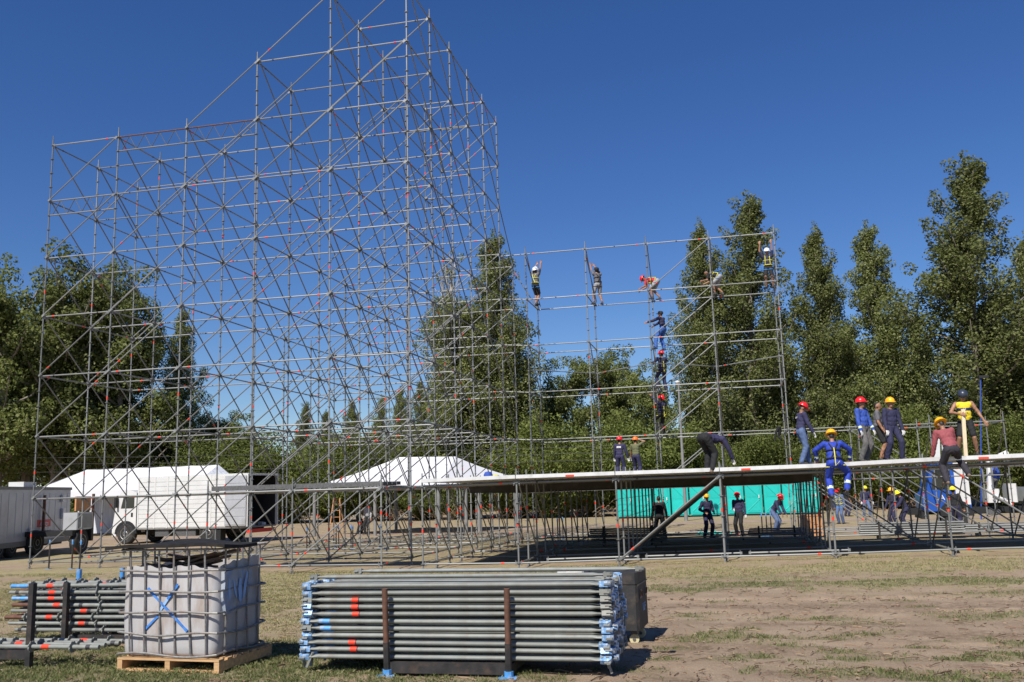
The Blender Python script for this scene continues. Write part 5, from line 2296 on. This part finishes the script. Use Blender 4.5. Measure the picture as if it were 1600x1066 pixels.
def person(label, loc, yaw, sp, cols, hat=None, h=1.75, voxel=.0105, harness=None, bands=None, shorts=False, sleeve=1.0, vest=False, jersey=False, back=None, gloves=False, shoe='shoe', fat=1.08):
    """sp: pose; cols: shirt, trousers"""
    NP_[0] += 1
    root = thing('person', label, 'person', loc, yaw)
    root.scale = (h/1.75,)*3
    B = Body()
    shirt, pants = cols
    rq = random.Random(NP_[0]*13)
    if 'pel' not in sp:
        sp = dict(sp)
        dx = rq.uniform(-.035, .035)
        sp['pel'] = (dx, rq.uniform(-.03, .02), .925)
        sp.setdefault('side', -dx*90)
        sp.setdefault('fL', (-.13-rq.random()*.05, rq.uniform(-.1, .12), 0))
        sp.setdefault('fR', (.13+rq.random()*.05, rq.uniform(-.1, .12), 0))
        sp.setdefault('fyL', rq.uniform(5, 28))
        sp.setdefault('fyR', -rq.uniform(5, 28))
        sp.setdefault('hL', (-.27-rq.random()*.05, rq.uniform(.02, .2), .80+rq.random()*.08))
        sp.setdefault('hR', (.27+rq.random()*.05, rq.uniform(.02, .2), .80+rq.random()*.08))
    lean, side = R(sp.get('lean', 2)), R(sp.get('side', 0))
    tw = R(sp.get('twist', 0))
    pel = V(sp.get('pel', (0, 0, .94)))
    u = V((math.sin(side), math.sin(lean)*math.cos(side), math.cos(lean)*math.cos(side))).normalized()
    r = V((math.cos(tw), math.sin(tw), 0))
    r = (r-u*r.dot(u)).normalized()
    f = u.cross(r)
    rp = V((1, 0, 0))
    # hips, shoulders
    hipL, hipR = pel-rp*.09-V((0, 0, .02)), pel+rp*.09-V((0, 0, .02))
    shL, shR = pel+u*.46-r*.185, pel+u*.46+r*.185
    neck = pel+u*.50
    look = sp.get('look', (0, 0))
    hu = (u*.55+V((0, 0, .45))).normalized() if not sp.get('hang') else u
    hc = neck+hu*.135+f*.02
    lyaw, lp_ = R(look[0]), R(look[1])
    hf = (f*math.cos(lyaw)-r*math.sin(lyaw))
    hf = (hf-hu*hf.dot(hu)).normalized()
    hf = (hf*math.cos(lp_)+hu*math.sin(lp_)).normalized()
    hr = hf.cross(hu).normalized()
    hu = hr.cross(hf)
    # torso
    B.ell(pel+V((0, 0, -.01)), (rp*.168, V((0, 1, 0))*.118, V((0, 0, 1))*.125), pants, .12)
    B.ell(pel+u*.10, (r*.158*fat, f*.118*fat, u*.14), shirt, .13)
    B.ell(pel+u*.20+f*.012*(fat-1)*8, (r*.155*fat, f*.115*fat, u*.15), shirt, .14)
    B.ell(pel+u*.34, (r*.178, f*.122, u*.17), shirt, .16)
    B.cap(pel+u*.425-r*.12, pel+u*.425+r*.12, .085, .085, shirt if not vest else shirt)
    B.cap(neck-u*.03, hc-hu*.06, .058, .052, 'skin')
    # head
    B.ell(hc+hu*.02, (hr*.078, hf*.098, hu*.108), 'skin', .09)
    B.ell(hc-hu*.05+hf*.025, (hr*.056, hf*.068, hu*.065), 'skin', .06)
    B.cap(hc+hf*.095+hu*.008, hc+hf*.112-hu*.022, .011, .015, 'skin')
    for s_ in (-1, 1):
        B.ell(hc+hr*(.082*s_)-hf*.005, (hr*.014, hf*.022, hu*.033), 'skin', .02)
    B.z.append((hc-hf*.05+hu*.07, hc-hf*.075-hu*.0, .088, .07, 'hair'))
    for s_ in (-1, 1):
        B.z.append((hc+hf*.093+hr*(.032*s_)+hu*.022, hc+hf*.094+hr*(.036*s_)+hu*.022, .013, .013, 'hair'))
    B.z.append((hc+hf*.094-hu*.055-hr*.018, hc+hf*.094-hu*.055+hr*.018, .006, .006, 'cloth_maroon'))
    # legs
    feet = [V(sp.get('fL', (-.11, 0, 0))), V(sp.get('fR', (.11, 0, 0)))]
    kp = [V(sp.get('kL', (-.1, 1, 0))), V(sp.get('kR', (.1, 1, 0)))]
    fd = [R(sp.get('fyL', 8)), R(sp.get('fyR', -8))]
    for i, hip in enumerate((hipL, hipR)):
        ank = feet[i]+V((0, 0, .09))
        kn, ank = ik(hip, ank, .44, .43, kp[i])
        if shorts:
            mid = hip.lerp(kn, .82)
            B.cap(hip, mid, .098, .088, pants)
            B.cap(mid, kn, .066, .056, 'skin')
            cm = kn.lerp(ank, .3)-V((0, .012, 0))
            B.cap(kn, cm, .056, .06, 'skin')
            B.cap(cm, ank+V((0, 0, .05)), .06, .038, 'skin')
        else:
            B.cap(hip, kn, .104, .082, pants)
            cm = kn.lerp(ank, .35)
            B.cap(kn, cm, .08, .082, pants)
            B.cap(cm, ank.lerp(cm, .06), .08, .072, pants)
        fv = V((math.sin(-fd[i]), math.cos(fd[i]), 0))
        if sp.get('toe'):
            fv = (fv+V((0, 0, sp['toe']))).normalized()
        B.cap(ank-V((0, 0, .01)), ank-V((0, 0, .035)), .048, .046, shoe)
        B.cap(ank-V((0, 0, .05))-fv*.045, ank-V((0, 0, .052))+fv*.15, .042, .036, shoe)
    # arms
    hands = [V(sp.get('hL', (-.27, .06, .80))), V(sp.get('hR', (.27, .06, .80)))]
    ep = [V(sp.get('eL', (-.5, -1, -.2))), V(sp.get('eR', (.5, -1, -.2)))]
    hmat = 'glove' if gloves else 'skin'
    for i, (sh, s_) in enumerate(((shL, -1), (shR, 1))):
        el, wr = ik(sh, hands[i], .29, .26, ep[i])
        am = shirt if sleeve > 0 else 'skin'
        if sleeve >= 1:
            B.cap(sh, el, .073, .062, shirt)
            B.cap(el, wr.lerp(el, .07), .06, .05, shirt)
        elif sleeve > 0:
            mid = sh.lerp(el, .72)
            B.cap(sh, mid, .068, .06, shirt)
            B.cap(mid, el, .046, .042, 'skin')
            B.cap(el, wr, .043, .03, 'skin')
        else:
            B.cap(sh, sh.lerp(el, .5), .06, .053, 'skin')
            B.cap(sh.lerp(el, .5), el, .053, .043, 'skin')
            B.cap(el, wr, .044, .03, 'skin')
        hd = (wr-el).normalized()
        hdir = V(sp.get('hd', tuple(hd))).normalized() if not sp.get('hdn') else hd
        sdv = hd.cross(V((0, 1, 0)))
        sdv = sdv.normalized() if sdv.length > .2 else hd.cross(V((1, 0, 0))).normalized()
        nrm = hd.cross(sdv).normalized()
        B.cap(wr, wr+hd*.02, .03, .03, hmat)
        for q in (-1, 0, 1):
            B.cap(wr+hd*.02+sdv*(q*.022), wr+hd*.085+sdv*(q*.027), .017, .015, hmat)
        for q, fl in zip((-1.5, -.5, .5, 1.5), (.06, .078, .082, .07)):
            a_ = wr+hd*.09+sdv*(q*.021)
            b2 = a_+hd*fl*.5+nrm*.008+sdv*(q*.004)
            c2 = b2+hd*fl*.42+nrm*.028+sdv*(q*.003)
            B.cap(a_, b2, .0105, .0098, hmat)
            B.cap(b2, c2, .0098, .0085, hmat)
        tb = wr+hd*.03-sdv*(.034)
        B.cap(tb, tb+hd*.035-sdv*.026, .0135, .0115, hmat)
        B.cap(tb+hd*.035-sdv*.026, tb+hd*.068-sdv*.03+nrm*.012, .0115, .0095, hmat)
        if bands:
            bb = MB()
            p = wr.lerp(el, .32)
            dd = (wr-el).normalized()
            bb.tube([p-dd*.03, p+dd*.03], .053, 12)
            bb.build('reflective_band', 'reflective', root, True)
    if bands == 2:
        for i, hip in enumerate((hipL, hipR)):
            kn, ank = ik(hip, feet[i]+V((0, 0, .09)), .44, .43, kp[i])
            p = kn.lerp(ank, .62)
            dd = (ank-kn).normalized()
            bb = MB()
            bb.tube([p-dd*.035, p+dd*.035], .078, 12)
            bb.build('reflective_band', 'reflective', root, True)
    # fuse
    me0 = B.mb.mesh('body', 'skin')
    tmp = bpy.data.objects.new('tmp', me0)
    C.objects.link(tmp)
    md = tmp.modifiers.new('r', 'REMESH')
    md.mode = 'VOXEL'
    md.voxel_size = voxel
    md.use_smooth_shade = True
    sm = tmp.modifiers.new('s', 'SMOOTH')
    sm.factor = .5
    sm.iterations = 3
    bpy.context.view_layer.update()
    me_ = bpy.data.meshes.new_from_object(tmp.evaluated_get(bpy.context.evaluated_depsgraph_get()))
    bpy.data.objects.remove(tmp)
    me_.name = 'body'
    nv = len(me_.vertices)
    co = np.empty(nv*3, np.float32)
    me_.vertices.foreach_get('co', co)
    co = co.reshape(-1, 3)
    nf = len(me_.polygons)
    fc = np.empty(nf*3, np.float32)
    me_.polygons.foreach_get('center', fc)
    fc = fc.reshape(-1, 3)
    best = np.full(nf, 1e9)
    bi = np.zeros(nf, int)
    names = []
    for a, b2, ra, rb, mn in B.z:
        if mn not in names:
            names.append(mn)
        a, b2 = np.array(a), np.array(b2)
        d = b2-a
        t_ = np.clip(((fc-a) @ d)/max(d @ d, 1e-9), 0, 1)
        dist = np.linalg.norm(fc-(a+t_[:, None]*d), axis=1)-(ra+(rb-ra)*t_)
        k = dist < best
        best[k] = dist[k]
        bi[k] = names.index(mn)
    # torso: clean waistline and, on the jersey, the dark band
    hgt = (fc-np.array(pel)) @ np.array(u)
    if jersey:
        names.append('cloth_band')
        k = (bi == names.index(shirt)) & (hgt > .265) & (hgt < .345)
        bi[k] = names.index('cloth_band')
    # cloth folds
    nrm = np.empty(nv*3, np.float32)
    me_.vertices.foreach_get('normal', nrm)
    nrm = nrm.reshape(-1, 3)
    w_ = np.sin(co[:, 2]*38+5*np.sin(co[:, 0]*17+NP_[0])+4*np.sin(co[:, 1]*19))*np.sin(co[:, 2]*13+co[:, 0]*21+NP_[0]*2)
    isc = (co[:, 2] < float(neck.z)-.05) if u.z > .6 else np.ones(nv, bool)
    hd_ = np.linalg.norm(co-np.array(hc), axis=1) > .17
    co2 = co+nrm*(w_*.0045*(isc & hd_))[:, None]
    me_.vertices.foreach_set('co', co2.ravel())
    me_.materials.clear()
    for n_ in names:
        me_.materials.append(MATS[n_])
    me_.polygons.foreach_set('material_index', bi)
    me_.polygons.foreach_set('use_smooth', np.ones(nf, bool))
    me_.update()
    link('body', me_, root)
    if hat:
        kind, mn = hat
        if hat not in HELM:
            HELM[hat] = helmet_mesh(mn, kind)
        o = link('helmet' if kind != 'cap' else 'cap', HELM[hat], root)
        Mh = Matrix.Identity(4)
        for k in range(3):
            Mh[k][0] = hr[k]
            Mh[k][1] = hf[k]
            Mh[k][2] = hu[k]
            Mh[k][3] = (hc+hu*.045-hf*.004)[k]
        o.matrix_local = Mh
    if harness:
        hb = MB()

        def ring(c, a1, a2, rr_, mi, n_=20, tilt=V((0, 0, 0))):
            pts = [c+a1*math.cos(2*math.pi*k/n_)+a2*math.sin(2*math.pi*k/n_)+tilt*math.sin(2*math.pi*k/n_) for k in range(n_+1)]
            hb.tube(pts, rr_, 5, mi)
        ring(pel+u*.08, r*.17*fat, f*.13*fat, .018, 0)
        ring(pel+u*.28, r*.178, f*.13, .014, 0)
        for s_ in (-1, 1):
            p = [pel+u*.08+r*(.08*s_)-f*.135, pel+u*.28-r*(.02*s_)-f*.14, pel+u*.43-r*(.09*s_)-f*.105, pel+u*.51-r*(.1*s_), pel+u*.40-r*(.09*s_)+f*.125, pel+u*.2-r*(.1*s_)+f*.13, pel+u*.08-r*(.1*s_)+f*.13]
            hb.tube(p, .016, 5, 0)
        for i, hip in enumerate((hipL, hipR)):
            kn, _ = ik(hip, feet[i]+V((0, 0, .09)), .44, .43, kp[i])
            p = hip.lerp(kn, .25)
            ring(p, rp*.1, V((0, 1, 0))*.105, .014, 1)
        hb.tube([pel+u*.32-f*.14, pel+u*.15-f*.16, pel-f*.16-V((0, 0, .12)), pel-f*.15-V((0, 0, .02))+r*.1], .014, 5, 1)
        hb.build('harness', list(harness), root, True)
    if back:
        o = MB()
        cc = pel+u*.36-f*.132
        v = [cc+r*a+u*c2-f*d_ for d_ in (0, .008) for a, c2 in ((-.09, -.035), (.09, -.035), (.09, .035), (-.09, .035))]
        o.add(v, [(0, 1, 2, 3), (7, 6, 5, 4), (0, 4, 5, 1), (1, 5, 6, 2), (2, 6, 7, 3), (3, 7, 4, 0)])
        if back == 'patch':
            bk = o.build('back_patch', 'white_print', root)
            tm = link('patch_print', text_mesh('Eventos', .04, 'black_print', .001), bk)
        else:
            tm = link('back_print', text_mesh(back, .07, 'white_print', .001), root)
        Mh = Matrix.Identity(4)
        for k in range(3):
            Mh[k][0] = r[k]
            Mh[k][1] = u[k]
            Mh[k][2] = -f[k]
            Mh[k][3] = (cc-f*.011)[k]
        tm.matrix_local = Mh
    if jersey:
        for txt, sz, hh, mn in (('12', .085, .305, 'white_print'), ('ANDA', .06, .215, 'black_print'), ('Wag', .05, .155, 'black_print')):
            tm = link('jersey_print', text_mesh(txt, sz, mn, .001), root)
            Mh = Matrix.Identity(4)
            cc = pel+u*hh+f*.128
            for k in range(3):
                Mh[k][0] = -r[k]
                Mh[k][1] = u[k]
                Mh[k][2] = f[k]
                Mh[k][3] = cc[k]
            tm.matrix_local = Mh
    return root


STAND = {}
HY, HBk = ('harness_yellow', 'harness_blue'), ('harness_black', 'harness_yellow')
DZ = 2.2
# --- on the scaffold wall
person('man in white helmet, grey shirt and black shorts reaching up at the left wall upright', (14.12, 13.35, 9.9), R(-25), dict(hL=(-.05, .32, 2.05), hR=(.14, .28, 2.02), eL=(-1, -.2, 0), eR=(1, -.2, 0), look=(0, 20), fL=(-.08, .1, 0), fR=(.1, -.08, 0)), ('cloth_greytee', 'cloth_black'), ('hard', 'helmet_white'), 1.78, harness=HY, shorts=True, sleeve=.5)
person('bareheaded looking man in grey shirt and grey shorts reaching up at the second wall upright', (16.78, 14.2, 9.92), R(40), dict(hL=(-.12, .4, 1.98), hR=(.06, .42, 1.95), eL=(-1, 0, -.2), eR=(1, 0, -.2), look=(0, 25), lean=6, fL=(-.2, .03, 0), fR=(.17, -.05, 0)), ('cloth_greytee', 'cloth_lightgrey'), ('cap', 'cap_black'), 1.75, shorts=True, sleeve=.5, harness=('harness_black', 'harness_black'))
person('man in red shirt and red helmet stooping on the middle of the scaffold wall', (19.3, 14.05, 9.92), R(85), dict(pel=(0, -.14, .84), lean=82, hL=(-.12, .6, .55), hR=(.12, .62, .5), look=(0, -20), fL=(-.12, .1, 0), fR=(.14, -.18, 0)), ('cloth_red', 'cloth_lightgrey'), ('hard', 'helmet_red'), 1.72, harness=HY, sleeve=.5, shorts=True)
person('stooping man with yellow and blue harness near the right end of the scaffold wall', (22.0, 14.1, 9.92), R(75), dict(pel=(0, -.12, .82), lean=72, hL=(-.15, .62, .7), hR=(.12, .65, .6), look=(0, -10), fL=(-.12, .1, 0), fR=(.14, -.15, 0)), ('cloth_black', 'cloth_lightgrey'), None, 1.72, harness=('harness_yellow', 'harness_blue'), sleeve=.5, shorts=True)
person('man in white helmet and yellow harness with raised arms at the last tall wall upright', (24.12, 13.5, 9.92), R(175), dict(hL=(-.2, .1, 2.0), hR=(.27, .08, 1.9), eL=(-1, 0, .2), eR=(1, 0, .2), look=(0, -10), fL=(-.15, 0, 0), fR=(.12, 0, 0)), ('cloth_navy', 'cloth_black'), ('hard', 'helmet_white'), 1.76, harness=HY, shorts=True, sleeve=.5)
person('climbing man in black cap, navy jacket and blue trousers below the red shirted man', (19.55, 13.3, 7.55), R(65), dict(pel=(0, -.08, .92), lean=8, hL=(-.25, .5, 1.25), hR=(.25, .5, 1.15), fL=(-.18, .22, .05), fR=(.15, 0, 0), look=(0, 10)), ('cloth_navy', 'cloth_jeans_bright'), ('cap', 'cap_black'), 1.75)
person('upper climbing man in red helmet and dark blue work clothes on the wall', (19.48, 13.2, 5.82), R(30), dict(pel=(0, -.05, .92), lean=3, hL=(-.25, .4, 1.2), hR=(.2, .35, 1.0), fL=(-.15, .15, .1), fR=(.15, 0, 0), look=(20, 0)), ('cloth_navy', 'cloth_navy'), ('hard', 'helmet_red'), 1.72, harness=('harness_black', 'harness_yellow'))
person('lower climbing man in red helmet and dark clothes at the foot of the wall ladder', (19.35, 13.0, 3.95), R(40), dict(pel=(0, -.08, .9), lean=-2, hL=(-.2, .4, 1.75), hR=(.2, .4, 1.4), fL=(-.14, .1, .2), fR=(.12, 0, 0), look=(10, 25)), ('cloth_navy', 'cloth_black'), ('hard', 'helmet_red'), 1.7, harness=('harness_black', 'harness_yellow'))
# --- on the deck
person('man in red helmet and navy work suit with a white patch on his back', (17.75, 11.4, DZ), R(-8), dict(look=(-25, 0)), ('cloth_navy2', 'cloth_navy2'), ('hard', 'helmet_red'), 1.68, back='patch', gloves=True)
person('man in orange helmet and olive shirt holding a hand to his head', (18.35, 11.7, DZ), R(-20), dict(hR=(.1, .14, 1.62), eR=(1, .3, -.3), look=(-15, 0)), ('cloth_olive', 'cloth_navy2'), ('hard', 'helmet_orange'), 1.66, sleeve=.5, gloves=True)
person('stooping man in navy top and black trousers with white gloves at the deck edge', (21.5, -2.35, 2.12), R(-42), dict(pel=(0, -.16, .88), lean=97, side=8, twist=0, hang=True, hL=(-.3, .45, .5), hR=(.3, .62, .16), eR=(1, -.3, .4), fL=(-.14, .05, 0), fR=(.14, -.06, 0), look=(0, -30)), ('cloth_navy2', 'cloth_black'), None, 1.76, gloves=True, shoe='shoe_tan')
person('man in red helmet, navy jacket and blue jeans looking down on the deck', (24.0, 1.1, 2.3), R(-72), dict(pel=(0, -.02, .94), lean=8, hL=(-.2, .25, .78), hR=(.26, .28, .78), look=(0, -28), fL=(-.1, .2, 0), fR=(.1, -.1, 0)), ('cloth_navy2', 'cloth_jeans'), ('hard', 'helmet_red'), 1.76, gloves=True, back='EYEF')
person('man in red helmet, blue sweater and grey trousers standing on the deck', (25.62, 1.0, 2.31), R(-130), dict(lean=-2, look=(25, 0), hL=(-.22, .18, .82), hR=(.25, .1, .8)), ('cloth_blue', 'cloth_greypants'), ('hard', 'helmet_red'), 1.8, gloves=True, bands=1, fat=1.14)
person('man in yellow helmet and sunglasses wearing a navy coverall on the deck', (26.35, .9, 2.32), R(-155), dict(look=(0, 0), hL=(-.26, .1, .8), hR=(.24, .12, .8), fL=(-.16, .1, 0), fR=(.2, -.05, 0)), ('cloth_navy', 'cloth_navy'), ('hard', 'helmet_yellow'), 1.74, gloves=True)
person('dark haired man in grey shirt half hidden behind the yellow helmet man', (26.12, 1.6, 2.32), R(-100), dict(look=(0, -5)), ('cloth_greytee', 'cloth_black'), None, 1.74, sleeve=.5, shorts=True)
yj = person('man in yellow sleeveless jersey, dark helmet and black shorts steadying a timber post', (28.15, .7, 2.36), R(172), dict(hR=(.13, .3, 1.1), hL=(-.44, .12, .88), eR=(1, -.2, -.4), look=(8, -25), fL=(-.2, .0, 0), fR=(.24, 0, 0), lean=3, pel=(0, 0, .92)), ('cloth_yellow', 'cloth_black'), ('round', 'helmet_navy'), 1.8, shorts=True, sleeve=0, jersey=True)
TIMBER.location = (28.0, .38, 2.36)
TIMBER.rotation_euler = (0, R(2.5), R(8))
person('man in maroon hoodie and yellow helmet climbing up onto the deck edge', (26.95, -2.72, 1.68), R(10), dict(pel=(.03, -.06, .82), lean=24, side=-8, hL=(-.28, .28, .68), hR=(.25, .35, .72), fL=(-.12, 0, .0), fR=(.4, .05, .16), kR=(.25, .9, 0), look=(0, -25)), ('cloth_maroon', 'cloth_darkpants'), ('hard', 'helmet_yellow'), 1.74, shoe='shoe_tan')
person('man in royal blue coverall with reflective bands and yellow helmet climbing onto the deck', (24.42, -2.72, 1.44), R(3), dict(pel=(-.02, -.05, .84), lean=14, hL=(-.36, .32, .92), hR=(.4, .32, .92), eL=(-1, -.2, .5), eR=(1, -.2, .5), fL=(-.14, 0, 0), fR=(.24, .1, .12), kR=(.6, .8, 0), look=(0, -15)), ('cloth_royal', 'cloth_royal'), ('hard', 'helmet_yellow'), 1.74, harness=HBk, bands=2)
# --- under and behind the stage
person('dark silhouette of a man in the shade left of the slanting braces', (uy(1030, 800, 11.0).x, 11.0, -.2), R(10), dict(), ('cloth_black', 'cloth_black'), None, 1.74, .014)
person('man in yellow cap and dark coverall standing in the shade under the deck', (uy(1104, 800, 11.2).x, 11.2, -.2), R(-150), dict(hL=(-.2, .2, 1.02), hR=(.2, .2, 1.02), look=(-20, 0)), ('cloth_navy', 'cloth_navy'), ('cap', 'helmet_yellow'), 1.74, .014)
person('man in red helmet and navy jacket standing in the shade under the deck', (uy(1154, 800, 12.3).x, 12.3, -.2), R(155), dict(hL=(-.3, .05, .82), hR=(.1, .22, 1.05), look=(20, 0)), ('cloth_navy2', 'cloth_black'), ('hard', 'helmet_red'), 1.74, .014, gloves=True)
person('man in red helmet and navy jacket bending beside the three jack posts', (23.72, 14.6, -.2), R(-120), dict(pel=(0, -.08, .9), lean=34, hL=(-.2, .4, .75), hR=(.2, .42, .72), look=(0, -20)), ('cloth_navy2', 'cloth_jeans'), ('hard', 'helmet_red'), 1.74, .014)
P = ug(1304, 815)
person('man in red helmet and blue shirt seen behind the feet of the climbing coverall man', (P.x, 22.0, -.2), R(150), dict(lean=12, pel=(0, 0, .92)), ('cloth_jeans', 'cloth_jeans'), ('hard', 'helmet_red'), 1.72, .014, harness=HY)
P = ug(1339, 804)
person('man in blue cap and black shirt standing behind the stage', (P.x-.9, 32.0, -.2), R(-60), dict(look=(0, 5)), ('cloth_black', 'cloth_navy'), ('cap', 'cap_blue'), 1.74, .014, sleeve=.5)
P = ug(1366, 804)
person('man in lime helmet, navy jacket and jeans standing behind the stage', (P.x-1.0, 30.0, -.2), R(-170), dict(), ('cloth_navy', 'cloth_jeans'), ('hard', 'helmet_lime'), 1.76, .014, gloves=True)
P = ug(1416, 828)
person('man in lime helmet and navy suit bending by the tube bundle', (P.x, P.y, -.2), R(100), dict(pel=(0, -.06, .9), lean=22, hL=(-.2, .45, .9), hR=(.2, .5, .95), look=(0, -10)), ('cloth_navy', 'cloth_navy'), ('hard', 'helmet_lime'), 1.7, .014)
person('man in yellow helmet behind the bending man by the tube bundle', (P.x-.1, P.y+2.0, -.2), R(120), dict(), ('cloth_navy', 'cloth_navy'), ('hard', 'helmet_yellow'), 1.72, .014)
person('worker in lime helmet beside the crane truck cab', (uy(1492, 800, 14.4).x, 14.4, -.2), R(-20), dict(), ('cloth_black', 'cloth_navy'), ('hard', 'helmet_lime'), 1.72, .014)
person('man in blue shirt standing on the bed of the crane truck', (uy(1557, 760, 16.6).x, 16.9, .82), R(30), dict(), ('cloth_blue', 'cloth_greypants'), None, 1.74, .014)
person('man in a pale shirt standing in the shade of the peaked tent', (uy(575, 830, 20).x, 20.0, -.2), R(160), dict(), ('cloth_lightgrey', 'cloth_black'), None, 1.72, .014)
person('man in dark clothes working at the left side of the peaked tent', (uy(560, 830, 20.6).x, 20.6, -.2), R(-100), dict(lean=15, hR=(.2, .4, 1.2)), ('cloth_olive', 'cloth_black'), None, 1.72, .014)
